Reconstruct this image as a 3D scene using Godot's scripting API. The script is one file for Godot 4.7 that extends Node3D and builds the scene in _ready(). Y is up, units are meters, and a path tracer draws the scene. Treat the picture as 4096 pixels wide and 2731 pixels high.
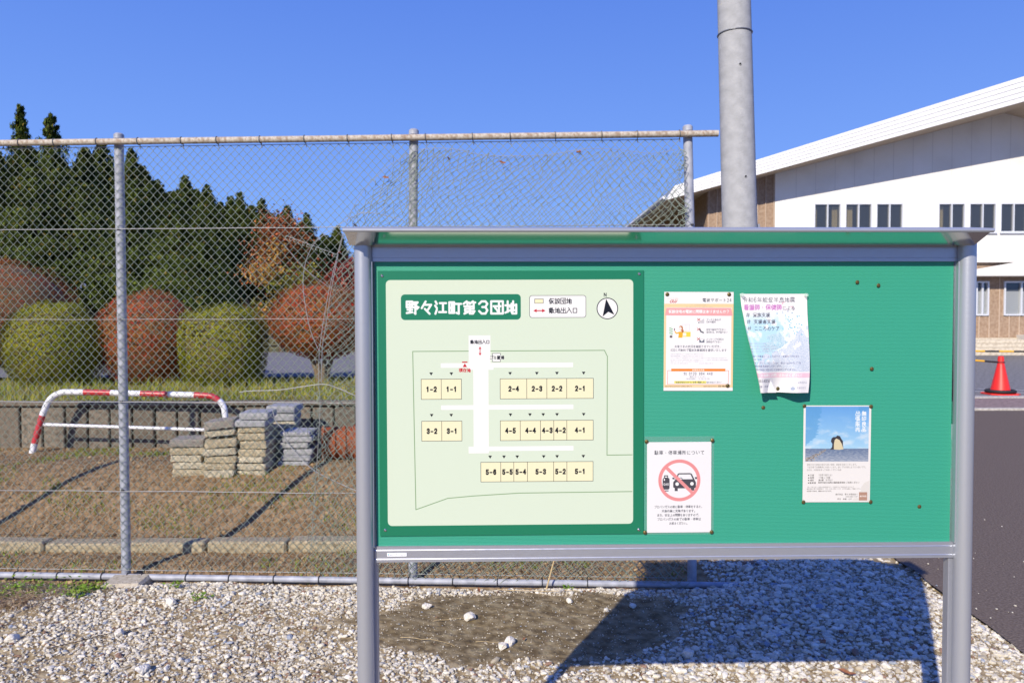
extends Node3D
# A notice board on gravel in front of a chain-link fence; metres, y up, the photographer stands at the origin and looks along -z.

var rng := RandomNumberGenerator.new()
var taken := {}
var grain := FastNoiseLite.new()

# ---------------------------------------------------------------- mesh builder
class Mb:
	var v := PackedVector3Array()
	var n := PackedVector3Array()
	var u := PackedVector2Array()
	var c := PackedColorArray()
	var ix := PackedInt32Array()
	var colour := Color.WHITE
	var coloured := false

	func vert(p: Vector3, nr: Vector3, uv := Vector2.ZERO) -> int:
		v.append(p); n.append(nr); u.append(uv); c.append(colour)
		return v.size() - 1

	func tri(a: Vector3, b: Vector3, d: Vector3, out: Vector3) -> void:
		var nr := (b - a).cross(d - a).normalized()
		if nr.dot(out) < 0.0:
			nr = -nr
		else:
			var t := b
			b = d
			d = t
		var k := vert(a, nr)
		vert(b, nr); vert(d, nr)
		ix.append_array(PackedInt32Array([k, k + 1, k + 2]))

	func quad(a: Vector3, b: Vector3, d: Vector3, e: Vector3, out: Vector3, uv := Rect2(0, 0, 1, 1)) -> void:
		# a, b, d, e go round; a is the upper left corner of uv, b the upper right
		var nr := (b - a).cross(d - a).normalized()
		var flip := nr.dot(out) < 0.0
		if flip:
			nr = -nr
		var k := vert(a, nr, uv.position)
		vert(b, nr, uv.position + Vector2(uv.size.x, 0)); vert(d, nr, uv.end); vert(e, nr, uv.position + Vector2(0, uv.size.y))
		ix.append_array(PackedInt32Array([k, k + 1, k + 2, k, k + 2, k + 3] if flip else [k, k + 2, k + 1, k, k + 3, k + 2]))

	func box(at: Vector3, size: Vector3, ch := 0.0, turn := Basis.IDENTITY) -> void:
		var h := size / 2.0
		var m: float = min(ch, min(h.x, min(h.y, h.z)) * 0.9)
		var ax := [Vector3.RIGHT, Vector3.UP, Vector3.BACK]
		for i in 3:
			var j := (i + 1) % 3
			var k := (i + 2) % 3
			for s in [-1.0, 1.0]:
				var o: Vector3 = ax[i] * h[i] * s
				var a: Vector3 = ax[j] * (h[j] - m)
				var b: Vector3 = ax[k] * (h[k] - m)
				quad(at + turn * (o - a + b), at + turn * (o + a + b), at + turn * (o + a - b), at + turn * (o - a - b), turn * ax[i] * s)
				if m > 0.0:
					for w in [-1.0, 1.0]:
						var p: Vector3 = ax[i] * (h[i] - m) * s + ax[j] * h[j] * w
						var q: Vector3 = ax[i] * h[i] * s + ax[j] * (h[j] - m) * w
						quad(at + turn * (p - b), at + turn * (p + b), at + turn * (q + b), at + turn * (q - b), turn * (ax[i] * s + ax[j] * w))
		if m > 0.0:
			for x in [-1.0, 1.0]:
				for y in [-1.0, 1.0]:
					for z in [-1.0, 1.0]:
						var f := Vector3(x, y, z)
						var e := h - Vector3.ONE * m
						tri(at + turn * (f * Vector3(h.x, e.y, e.z)), at + turn * (f * Vector3(e.x, h.y, e.z)), at + turn * (f * Vector3(e.x, e.y, h.z)), turn * f)

	func tube(pts: PackedVector3Array, r: float, sides := 8, caps := true, r1 := -1.0, jut := 0.0) -> void:
		var up := Vector3.UP
		var last := pts.size() - 1
		var first := v.size()
		var side := Vector3.ZERO
		for i in pts.size():
			var d := (pts[min(i + 1, last)] - pts[max(i - 1, 0)]).normalized()
			if side == Vector3.ZERO:
				side = d.cross(up if absf(d.y) < 0.9 else Vector3.RIGHT).normalized()
			side = (side - d * side.dot(d)).normalized()
			var other := d.cross(side)
			var rr := r if r1 < 0.0 else lerpf(r, r1, float(i) / last)
			for s in sides:
				var t := TAU * s / sides
				var o := side * cos(t) + other * sin(t)
				vert(pts[i] + o * rr, o, Vector2(float(s) / sides, float(i)))
		for i in last:
			for s in sides:
				var a := first + i * sides + s
				var b := first + i * sides + (s + 1) % sides
				ix.append_array(PackedInt32Array([a, a + sides, b, b, a + sides, b + sides]))
		if caps:
			for e in [0, last]:
				var d := (pts[e] - pts[1 if e == 0 else last - 1]).normalized()
				var k := vert(pts[e] + d * jut, d)
				for s in sides:
					vert(v[first + e * sides + s], d)
				for s in sides:
					var a := k + 1 + s
					var b := k + 1 + (s + 1) % sides
					ix.append_array(PackedInt32Array([k, a, b] if e == 0 else [k, b, a]))

	func lathe(prof: PackedVector2Array, segs: int, xf := Transform3D.IDENTITY) -> void:
		for i in prof.size() - 1:
			var a := prof[i]
			var b := prof[i + 1]
			var d := (b - a).normalized()
			var k := v.size()
			for s in segs + 1:
				var t := TAU * s / segs
				var o := Vector3(cos(t), 0, sin(t))
				var nr := (xf.basis * (o * d.y + Vector3(0, -d.x, 0))).normalized()
				vert(xf * (o * a.x + Vector3(0, a.y, 0)), nr); vert(xf * (o * b.x + Vector3(0, b.y, 0)), nr)
			for s in segs:
				var q := k + s * 2
				ix.append_array(PackedInt32Array([q, q + 2, q + 1, q + 1, q + 2, q + 3]))

	func prism(poly: PackedVector2Array, x0: float, x1: float) -> void:
		# a profile in (z, y), extruded along x
		var mid := Vector2.ZERO
		for p in poly:
			mid += p / poly.size()
		for i in poly.size():
			var a := poly[i]
			var b := poly[(i + 1) % poly.size()]
			var o := Vector2(b.y - a.y, a.x - b.x)
			if o.dot((a + b) / 2.0 - mid) < 0.0:
				o = -o
			quad(Vector3(x0, a.y, a.x), Vector3(x1, a.y, a.x), Vector3(x1, b.y, b.x), Vector3(x0, b.y, b.x), Vector3(0, o.y, o.x))
		var t := Geometry2D.triangulate_polygon(poly)
		for i in t.size() / 3:
			for x in [x0, x1]:
				var q := []
				for j in 3:
					q.append(Vector3(x, poly[t[i * 3 + j]].y, poly[t[i * 3 + j]].x))
				tri(q[0], q[1], q[2], Vector3(-1 if x == x0 else 1, 0, 0))

	func slab_of(poly: PackedVector3Array, depth: Vector3) -> void:
		# a flat polygon pushed along depth
		var f := PackedVector2Array()
		var nr := depth.normalized()
		var e1 := (poly[1] - poly[0]).normalized()
		var e2 := nr.cross(e1)
		var mid := Vector3.ZERO
		for p in poly:
			f.append(Vector2(p.dot(e1), p.dot(e2)))
			mid += p / poly.size()
		var t := Geometry2D.triangulate_polygon(f)
		for i in t.size() / 3:
			tri(poly[t[i * 3]], poly[t[i * 3 + 1]], poly[t[i * 3 + 2]], -nr)
			tri(poly[t[i * 3]] + depth, poly[t[i * 3 + 1]] + depth, poly[t[i * 3 + 2]] + depth, nr)
		for i in poly.size():
			var a := poly[i]
			var b := poly[(i + 1) % poly.size()]
			quad(a, b, b + depth, a + depth, (b - a).cross(depth) * (1.0 if (b - a).cross(depth).dot((a + b) / 2.0 - mid) > 0.0 else -1.0))

	func grid(cols: int, rows: int, where: Callable) -> void:
		var k := v.size()
		for j in rows + 1:
			for i in cols + 1:
				vert(where.call(float(i) / cols, float(j) / rows), Vector3.ZERO, Vector2(float(i) / cols, float(j) / rows))
		for j in rows:
			for i in cols:
				var a := k + j * (cols + 1) + i
				var b := a + cols + 1
				for t in [[a, a + 1, b], [a + 1, b + 1, b]]:
					ix.append_array(PackedInt32Array(t))
					var nr := -(v[t[1]] - v[t[0]]).cross(v[t[2]] - v[t[0]])
					for q in t:
						n[q] += nr
		for q in range(k, v.size()):
			n[q] = n[q].normalized()

	func mesh() -> ArrayMesh:
		var a := []
		a.resize(Mesh.ARRAY_MAX)
		a[Mesh.ARRAY_VERTEX] = v
		a[Mesh.ARRAY_NORMAL] = n
		a[Mesh.ARRAY_TEX_UV] = u
		if coloured:
			a[Mesh.ARRAY_COLOR] = c
		a[Mesh.ARRAY_INDEX] = ix
		var m := ArrayMesh.new()
		m.add_surface_from_arrays(Mesh.PRIMITIVE_TRIANGLES, a)
		return m


# ---------------------------------------------------------------- naming
func numbered(called: String, parent: Node) -> String:
	var key := [parent.get_instance_id(), called]
	var k: int = taken.get(key, 0)
	taken[key] = k + 1
	return called if k == 0 else "%s_%03d" % [called, k]

func put(called: String, shape, m: Material, parent: Node = null, at := Transform3D.IDENTITY) -> MeshInstance3D:
	var o := MeshInstance3D.new()
	o.mesh = shape.mesh() if shape is Mb else shape
	o.material_override = m
	if parent == null:
		parent = self
	o.name = numbered(called, parent)
	o.transform = at
	parent.add_child(o, true)
	return o

func tag(o: Node, label: String, category: String, group := "") -> void:
	o.set_meta("label", label)
	o.set_meta("category", category)
	if group:
		o.set_meta("group", group)

func kind(o: Node, k: String) -> Node:
	o.set_meta("kind", k)
	return o

func thing(called: String, label: String, category: String, at := Transform3D.IDENTITY, group := "") -> Node3D:
	var o := Node3D.new()
	o.name = numbered(called, self)
	o.transform = at
	add_child(o, true)
	tag(o, label, category, group)
	return o

func again(o: Node3D, at: Transform3D, label := "") -> Node3D:
	var d: Node3D = o.duplicate()
	d.name = numbered(String(o.name).trim_suffix("_000"), self)
	add_child(d, true)
	d.transform = at
	if label:
		d.set_meta("label", label)
	return d

func many(called: String, shape: Mesh, m: Material, where: Array, tints: Array, parent: Node = null) -> MultiMeshInstance3D:
	var mm := MultiMesh.new()
	mm.transform_format = MultiMesh.TRANSFORM_3D
	mm.use_colors = true
	mm.mesh = shape
	mm.instance_count = where.size()
	for i in where.size():
		mm.set_instance_transform(i, where[i])
		mm.set_instance_color(i, tints[i])
	var o := MultiMeshInstance3D.new()
	o.multimesh = mm
	o.material_override = m
	if parent == null:
		parent = self
	o.name = numbered(called, parent)
	parent.add_child(o, true)
	o.set_meta("kind", "stuff")
	return o

# ---------------------------------------------------------------- materials
func mat(srgb: Color, rough := 0.8, metal := 0.0) -> StandardMaterial3D:
	var m := StandardMaterial3D.new()
	m.albedo_color = srgb
	m.roughness = rough
	m.metallic = metal
	return m

func noise_tex(freq: float, ramp: Array, size := 512, octaves := 5, seed_ := 1, kind_ := FastNoiseLite.TYPE_SIMPLEX_SMOOTH) -> NoiseTexture2D:
	var t := NoiseTexture2D.new()
	var f := FastNoiseLite.new()
	f.noise_type = kind_
	f.frequency = freq
	f.fractal_octaves = octaves
	f.seed = seed_
	t.noise = f
	t.width = size
	t.height = size
	t.seamless = true
	if ramp:
		var g := Gradient.new()
		var o := PackedFloat32Array()
		var c := PackedColorArray()
		for i in ramp.size():
			o.append(ramp[i][0])
			c.append(ramp[i][1])
		g.offsets = o
		g.colors = c
		t.color_ramp = g
	return t

func world_tex(m: StandardMaterial3D, t: Texture2D, scale: float, bump: Texture2D = null, depth := 1.0) -> StandardMaterial3D:
	m.albedo_texture = t
	if m.roughness > 0.8:
		m.metallic_specular = 0.25
	m.uv1_triplanar = true
	m.uv1_world_triplanar = true
	m.uv1_scale = Vector3.ONE * scale
	if bump:
		m.heightmap_enabled = true
		m.heightmap_texture = bump
		m.heightmap_scale = depth
	return m

func tinted(rough := 0.8) -> StandardMaterial3D:
	var m := mat(Color.WHITE, rough)
	m.metallic_specular = 0.2
	m.vertex_color_use_as_albedo = true
	return m

func curve(pts: PackedVector3Array, each := 5) -> PackedVector3Array:
	var out := PackedVector3Array()
	for i in pts.size() - 1:
		for k in each:
			out.append(pts[i].cubic_interpolate(pts[i + 1], pts[max(i - 1, 0)], pts[min(i + 2, pts.size() - 1)], float(k) / each))
	out.append(pts[pts.size() - 1])
	return out

# ---------------------------------------------------------------- lettering: strokes on a 16 x 16 grid, two hex digits a point; "@X1234" sets the component X into that box
const PARTS := {
	"□": "000f 00f0ff 0fff", "曰": "000f 00f0ff 0fff 08f8", "目": "000f 00f0ff 0fff 05f5 0afa", "田": "000f 00f0ff 0fff 08f8 808f", "土": "25d5 808f 0fff", "王": "11e1 28d8 0fff 818f",
	"木": "04f4 808f 840c 84fc", "禾": "c132 06f6 818f 860d 86fd", "亻": "d008 858f", "氵": "2083 0588 1f8a", "言": "6081 03f3 26d6 29d9 @□2cdf", "馬": "1019 10e0 13d3 16d6 7079 19f9ffcf 0b0e 4b5e 8b9e bbcd",
	"車": "01f1 808f 0cfc @曰24da", "門": "000f 006066 0666 0363 9096 90f0ffcf 96f6 93f3", "辶": "2053 0646 464c 0f4c7efe", "扌": "05f5 a0af7d 0cf9", "糸": "b025 15a6 e50a 0aea 8a8f 3c0f ccfe",
	"艹": "07f7 404f b0bf", "宀": "8085 050d 05f5 f5ea", "⺮": "4009 2474 555d c089 a4f4 d5dd", "攵": "5017 26f6 b66c0f 479bff", "又": "12d29a0f 35ff", "阝": "000f 00d096 96f9da6a", "月": "202a0f 20e0efbf 25e5 2aea",
	"貝": "@目20db 4b0f bbff", "頁": "00f0 8053 @目23dc 5d0f adff", "石": "01f1 710c @□47ef", "口": "@□22de", "日": "@曰30cf",
}
const GLYPHS := {
	"あ": "13d3 60697e b58b4e2c4896d8dc9f", "い": "222a5d7b c3e7ea", "う": "50a2 2695c5d8cb6f", "え": "60a2 35c51f 6a9aaedf", "お": "13a3 515c3e1c3aa7d9dc9f c2e5", "か": "25a5c6cb9e 611f b2e6", "き": "23c3 26d6 61ba 4b3d6fce", "く": "a037bf",
	"け": "212d3f 64f4 b0ba8f", "こ": "33b3 2b4dde", "さ": "24d4 51b9 3b4ecf", "し": "303b6ebdda", "す": "03f3 806b4a5788 8a8c5f", "せ": "05f5 c0ca8b 424d6fdf", "そ": "31c117e7897c9fcf", "た": "13d3 502f 87e7 7b8eee", "ち": "13e3 605a97d9cd6f",
	"つ": "05a3e6e9bd5e", "て": "13e2777b9ece", "と": "4156 d3482b4ede", "な": "1393 502a b3e6 a6ac7f4d6aee", "に": "222d3f 74d4 6b8eee", "ね": "303f 04741d75c6e9cd9e9bfe", "の": "836b3d1a3783c4e8cd8f", "は": "202d3f 65f5 b0bc8f5d8bff", "ふ": "6093 8679ac8f5e 1d39 fdc9",
	"へ": "0954fd", "ほ": "202d3f 62f2 67f7 b2bc8f5d8bff", "ま": "13e3 27d7 808c5f2d5bee", "み": "31913e1c39fc d69f", "む": "14a4 404b2d1a394b5fddd9 c3e6", "め": "324c b14e1c2885c5e9cd9f", "も": "605c8fcecb 14b4 19b9", "や": "17b4e6d99a 7083 419f", "ゆ": "222a4d 3985c5e9bc7a a0ac6f",
	"よ": "808c5f2d5bee 84d4", "ら": "5092 354b98d9dc6f", "り": "313948 b0ba7f", "る": "31b11b86c6e9ce7f5d7bad", "れ": "303f 04741d85b6acceec", "ろ": "31b11b86c6e9cd7f", "を": "13c3 703a769c d55b5e8fdf", "ん": "802e58889dbeeb", "わ": "303f 04741d86c6e9cd8f",
	"ア": "12e2a7 848b3f", "イ": "d01a 858f", "ウ": "8083 2328 23d3c95f", "エ": "22d2 828d 0ded", "オ": "14e4 a0af7e a41d", "カ": "14d4cebf9e 701f", "キ": "23c3 18e7 70af", "ク": "6018 42d2ca4f", "ケ": "5018 35f5 a59a4f", "コ": "22d2dd 1ded", "サ": "04f4 505a b0b86f",
	"シ": "3163 1748 2e8be4", "ス": "22c2a81f 88ee", "セ": "16e5c9 505d7fdf", "ソ": "2246 e1d85f", "タ": "6018 42d2ca4f 57bb", "チ": "c123 08f8 838a4f", "ツ": "1346 6256 e2d94f", "テ": "31c1 06f6 868a4f", "ト": "505f 56c9", "ナ": "05f5 80894f", "ノ": "d1b93f", "ハ": "531d a2ee",
	"フ": "22d2ca4f", "ホ": "04f4 808f6e 471d b7ed", "マ": "12e26a 57ae", "ミ": "32b4 37b9 2cce", "ム": "712cdb a8ef", "メ": "d11e 37ce", "モ": "32c2 17e7 727c8eee", "ラ": "32c2 16d6ca5f", "リ": "3139 c1c85f", "ル": "525a1f a1ade8", "レ": "313ee7", "ロ": "222e 22d2de 2ede", "ン": "2256 2e9bf4", "ー": "18e8",
	"野": "@田0077 474d 1a7a 0e7d 91e1b4 93d6 87f7d9 b7bfae", "々": "6018 44d49a 59bf", "江": "@氵004f 62e2 a2ad 5ded", "町": "@田016e 83f3 c3cf9e", "第": "@⺮00f5 16d6d9 29d9 292ceccfaf 868f 8c1f", "団": "000f 00f0ff 0fff 36c6 a2ad8c 587a",
	"地": "0565 303d 0e6b 67e4ebcb a0ac 838d9fefec", "仮": "@亻005f 61f1 61695f 67d7ab6f 89ff", "設": "@言006f 919476 91d1d5f5 @又77ff", "敷": "0292 404a 7081 @曰1489 0b9b 4b1f 4d8d8f6f @攵90ff", "出": "808f 2127d7d1 090ffff9", "入": "5071a7ff 840f",
	"置": "10e0 1014 e0e4 14e4 5054 a0a4 16e6 8488 @目48cd 181fff", "場": "0565 303d 0e6b @曰80e5 67f7 875c 79f9efcf a97f d9be", "現": "0161 0767 0d6c 313d @目80e8 989c6f c8cdeefc", "在": "03f3 600a 373f 78e8 b5be 6ede", "電": "20d0 0206 02f2f5 8086 3353 3555 a3c3 a5c5 @曰28dd 888ffffd",
	"波": "@氵004f 53f3e6 53593f a0a7 57d7ac6f 79ff", "住": "@亻005f a0b2 74f4 79e9 a4ae 6efe", "宅": "@宀00f7 c537 0af9 868d9feffc", "問": "@門00ff @□58ad", "題": "@曰1065 0777 474d 4a7a 2a1e 2c5efe @頁90fc", "表": "22d2 25d5 08f8 8088 880e 4b4f9d 78fe d9ac", "示": "31c1 06f6 868f6e 381d b8ee",
	"本": "04f4 808f 840c 84fc 4bcb", "圏": "000f 00f0ff 0fff 5164 b194 35c5 27d7 824a 59999b6b6dad", "外": "5018 3373736a0f 3869 b0bf b5f9", "発": "317107 1456 90f7 e1c3 48b8 0bfb 585c1f a8adbfff", "信": "@亻005f @言60ff", "着": "4052 c0a2 13e3 26d6 09f9 8389 690f @目5adf", "途": "@辶00ff a055 a0f5 77d7 69e9 a6ad 8a6d caec",
	"切": "0664 303c5e7b 82f2efcd b26f", "声": "02f2 8085 34d4 373a0f 37e7eb 3beb 777b", "届": "20290f 20e0e5 25e5 @曰59ef 5cec a6af", "送": "@辶00ff 7092 e0c2 64f4 58f8 b4b85c b8fd", "受": "d021 3254 7284 d2b4 0609 06f6f8 29c97d1f 4aff", "客": "@宀00f6 6429 55b51c 57fd @□5bbf", "状": "404f 0346 0c49 65f5 a0a85f a8ff d1e3",
	"況": "@氵004f @□70e7 878b5f c7cdeffc", "確": "@石015e 6265 62f2f4 a378 868f 86f6 89f9 8cfc 8fff c6cf", "認": "@言006f 71e1d7b6 b169 7494 7b6e 9b9fefec c9ca eaec", "無": "4015 23e3 07f7 0bfb 434b 737b a3ab d3db 2d0f 5d6f 9daf cdff", "料": "0777 404f 1223 7254 370d 5799 a2c4 96b8 8cfa e0ef",
	"改": "016168 0868 080d6b @攵70ff", "善": "4062 c0a2 13e3 25d5 07f7 838a 4759 c7b9 0afa @□3bcf", "機": "@木005f 8062 6284 8458 e0c2 c2e4 e4c8 59f9 a0acff 7b5f fb9f", "器": "@□1055 @□a0e5 07f7 851a 87fa @□1b5f @□abef", "提": "@扌005f @曰80e6 68f8 b8bf bbeb 8a6f 7dcfff", "供": "@亻005f 63f3 8088 c0c8 59f9 8a5f cafe",
	"申": "@曰12ec 808f", "込": "@辶00ff 70a1b5fb a55c", "方": "8083 03f3 630f 57d7cfae", "法": "@氵004f 74e4 a0a9 59f9 996eed bbee", "年": "4016 23e3 47d7 474b 0bfb 939f", "末": "03f3 27d7 808f 870e 87fe", "始": "20095f 544b0f 0464 a065 65e6 c3e6 @□79ef", "除": "@阝005f a056 a0f6 76d6 69f9 a7ad8d 8b5e cbee",
	"向": "8062 030f 03f3ffcf @□58ac", "見": "@目20d9 591f a9aebffffc", "話": "@言006f e072 65f5 a1a9 @□79ef", "旨": "d023 1016 16d6e4 @曰39cf", "伝": "@亻005f 72e2 56f6 976eed caef", "令": "8006 80f7 56a6 38c8cd9c 686f", "和": "@禾007f @□93fd", "能": "3005 0565 4266 @月076f 9096f6f4 f193 989fffdc e99b",
	"登": "317108 1456 90f7 e1c3 56a6 @□48bc 5d6e ad9e 0fff", "半": "2154 d1b4 26d6 0afa 808f", "島": "8062 3239 32d2d6 34d4 36d6 39f9ffdf 0b0fbf bbbf 6a6f", "震": "20d0 0205 02f2f5 8086 3353 3555 a3c3 a5c5 17e7 170f 49c9 2bfb 4b4f8d 7bff dcad", "看": "e021 23d3 06f6 810d @目48df",
	"護": "@言006f @艹60f4 846b 868b 86f6 88f8 8bfb c6cb 7cecaf6f 8dff", "師": "3011 111f 1151 5156 1656 1959 595e 1e5e 71f1 848c 84f4fcdb b1bf", "保": "@亻005f @□70e5 58f8 a5af a85d a8fd", "健": "@亻004f 5282577a4f 5a8dff 92f2f6 c0cc 84f4 96f6 98e8 8bfb", "家": "@宀00f5 37d7 7729 788bad8f 892c 8c0f d89a 99fe",
	"族": "3043 0373 330f 3666664f 9074 83f3 a578 86e6 6afa b6ba6f bafe", "支": "02f2 8086 26c67c0f 37ff", "援": "@扌005f f071 7384 a3b5 e3c4 66e6 58f8 965f 8adabc7f 8bff", "者": "24c4 8087 07f7 f11c @曰49de", "気": "4015 33d3 36c6 09d9debffd 3bad ab3f", "軽": "@車007f 82e279 84f8 79e9 b8be 7efe", "合": "8006 80f6 56a6 @□49cf",
	"相": "@木006f @目80ff", "談": "@言006f a0a367 a4e7 7264 e2d4 a8ac6f acff 7a6c eadc", "室": "@宀00f5 27d7 773a 3aca b8db 8a8f 2ccc 0fff", "駐": "@馬007f b0c2 84f4 89f9 c4ce 7efe", "車": "01f1 808f 0cfc @曰24da", "停": "@亻005f a0a2 62f2 @□84d6 686a 68f8fa 7cec bcbf9f", "所": "0161 1464 6468 1868 141a0f e182 828a7f 87f7 c7cf",
	"前": "4053 c0a3 04f4 @月167f a6ac e5efcf", "交": "8082 03f3 5427 a4d7 b60f 46ff", "換": "@扌005f 9065 83d3b5 656b 65f5fb a559 c5d8 5bfb ab6f acff", "作": "@亻005f 9056 84f4 a4af a8e8 acec", "業": "5054 a0a4 2135 d1b4 05f5 5466 a497 27d7 39c9 0bfb 878f 8b0f 8bff", "障": "@阝005f a0a1 72e2 8294 d2c4 65f5 @曰87ea 5cfc aaaf",
	"安": "@宀00f6 08f8 755bdf b87d1f", "全": "8006 80f6 47b7 4bbb 1fef 777f", "上": "808f 86d6 0fff", "下": "02f2 828f 87cb", "控": "@扌005f b0b2 6266 62f2f5 9467 c4f6 79e9 b9be 6efe", "印": "4012 121e 1767 1d7b 81e1ebbb 818f", "良": "8081 22d2d8 25d5 28d8 222f8d 68ff caac", "品": "@□40b6 @□096f @□99ff",
	"張": "016165 0565 050a6a5f3e 8089 80e0 83d3 86d6 59f9 898fbc a9ff eabc", "販": "@目106b 2b0f 5c6f 81f1 81896f 86e6bc7f 98ff", "売": "02f2 8085 35c5 080b 08f8fb 691f a9aebffffc", "程": "@禾006f @□80e4 77f7 b7bf 7bfb 6ffe", "土": "25d5 818e 0eee", "時": "@曰005d 73f3 b0b7 67f7 6afa d7dfbf 8bad", "間": "@門00ff @曰57af",
	"道": "@辶00ff 8091 d0c1 63f3 a3a5 @目75ed", "駅": "@馬007f 81f1e6 86e6 817a6f b6ff", "珠": "0161 0767 0d6c 313d 9174 84e4 68f8 b0bf b85e b8fe", "洲": "@氵003f 60694f a1ae f0ff 4548 8588 c5c8", "市": "8083 03f3 363d 36d6dcac 838f", "総": "@糸005f 9065 d0f5 a377e8 c6e9 7b5f 9b9fdffd", "病": "8082 22f2 22290f 0426 0a28 57f7 5a5f 5afaffdf a7a99d a9cd",
	"院": "@阝005f a0a2 6265 62f2f5 75e5 69f9 996f b9bfefec", "臨": "000f 0070 0474 747a 0a7a 0f7f 4044 4a4f a083 92f2 @□94d7 @□8abf @□daff", "利": "@禾008f a2ab f0ffcf", "用": "202a0f 20e0efcf 25e5 2aea 808f", "立": "8083 04f4 456c b48d 0fff", "当": "8085 2154 d1b4 27d7df 2fdf 2bdb", "明": "@曰017c @月90ff", "山": "808f 050fff f5ff",
	"多": "b046 62e2a846 7a58 c64f 88f8ad3f", "高": "8082 03f3 @□46b8 0a0f 0afaffcf @□5cad", "橋": "@木005f e073 65f5 b27a @□88d9 6b6f 6bfbffdf @□8cdf", "担": "@扌005f @曰81f9 5efe", "株": "@木006f 9174 84f4 78f8 b0bf b86e b8fe", "式": "04f4 a0b8efff d1e2 29a9 595e 0fae", "会": "8006 80f6 56b6 29d9 695eae cbdf", "社": "4052 0565 551b 474f 84f4 b0be 6efe", "景": "@曰30c6 808a 08f8 @□4abc 8d8f",
	"月": "@月20df", "携": "@扌005f 8068 727a 82f2 84f4 76f6 7af9 8b6f 9cddbf", "宏": "@宀00f5 08f8 830f 8b6eed cbef", "尚": "8086 2144 d1b4 060f 06f6ffcf @□49bc", "内": "8083 030f 03f3ffcf 83845a 86ba", "容": "@宀00f5 6539 95c7 8609 86f9 @□4abf", "記": "@言006f 81e1e7 87e7 878d9feffc", "情": "404f 0539 6466 80f0 73f3 66f6 b0b6 @月88ef", "報": "0363 3139 0969 4066 9f91e1d5 @又88ff",
	"0": "50a0e5eaaf5f1a1550", "1": "34808f", "2": "1450b0e4d71fef", "3": "1350b0e3b7ebbf5f1c 67b7", "4": "bfb00afa", "5": "e0302766b6eabf4f1c", "6": "d3b050161a5fbfeab6561a", "7": "11e16f", "8": "50b0e3b7572350 57b7ebbf5f1b57", "9": "2c5fafe9e5b0501559b9e5", "-": "29d9", ":": "7576 7c7d", "~": "1a4797ca", "(": "b0737cbf", ")": "407378 784f", "!": "808a 8e8f", "/": "e01f", ".": "7e8f", "#": "603f c09f 25f5 0aea",
	"A": "0f80ff 3aca", "C": "e3b050151a5fbfec", "D": "101f 10a0e5eaaf1f", "E": "e0101fef 17b7", "G": "e3b050151a5fbfeceaaa", "H": "101f e0ef 17e7", "I": "707f", "K": "101f e018 58ef", "L": "101fef", "M": "0f008cf0ff", "N": "1f10efe0", "O": "50a0e5eaaf5f1a1550", "P": "1f10b0e4b818", "Q": "50a0e5eaaf5f1a1550 acff", "R": "1f10b0e4b818 78ef", "S": "e3b0501457b7ebbf5f1c", "T": "01f1 818f", "U": "101a5fbfeae0", "V": "008ff0", "W": "004f82bff0", "X": "00ff f00f", "Z": "10e00fff", "B": "101f 10b0e3b717 b7ebbf1f",
	"、": "1b4f", "。": "1c1f4f4c1c", "・": "7789", "？": "3350a0d3c68a8b 8e8f", "「": "a0f0 a0a9", "」": "5f0f 565f", "＃": "603f c09f 25f5 0aea", "～": "1947978bd9", "■": "3333 333d 636d 939d c3cd", "☎": "0503f3f5 303c cfff 3f0f f5ff 6999 9c6c",
}

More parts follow.
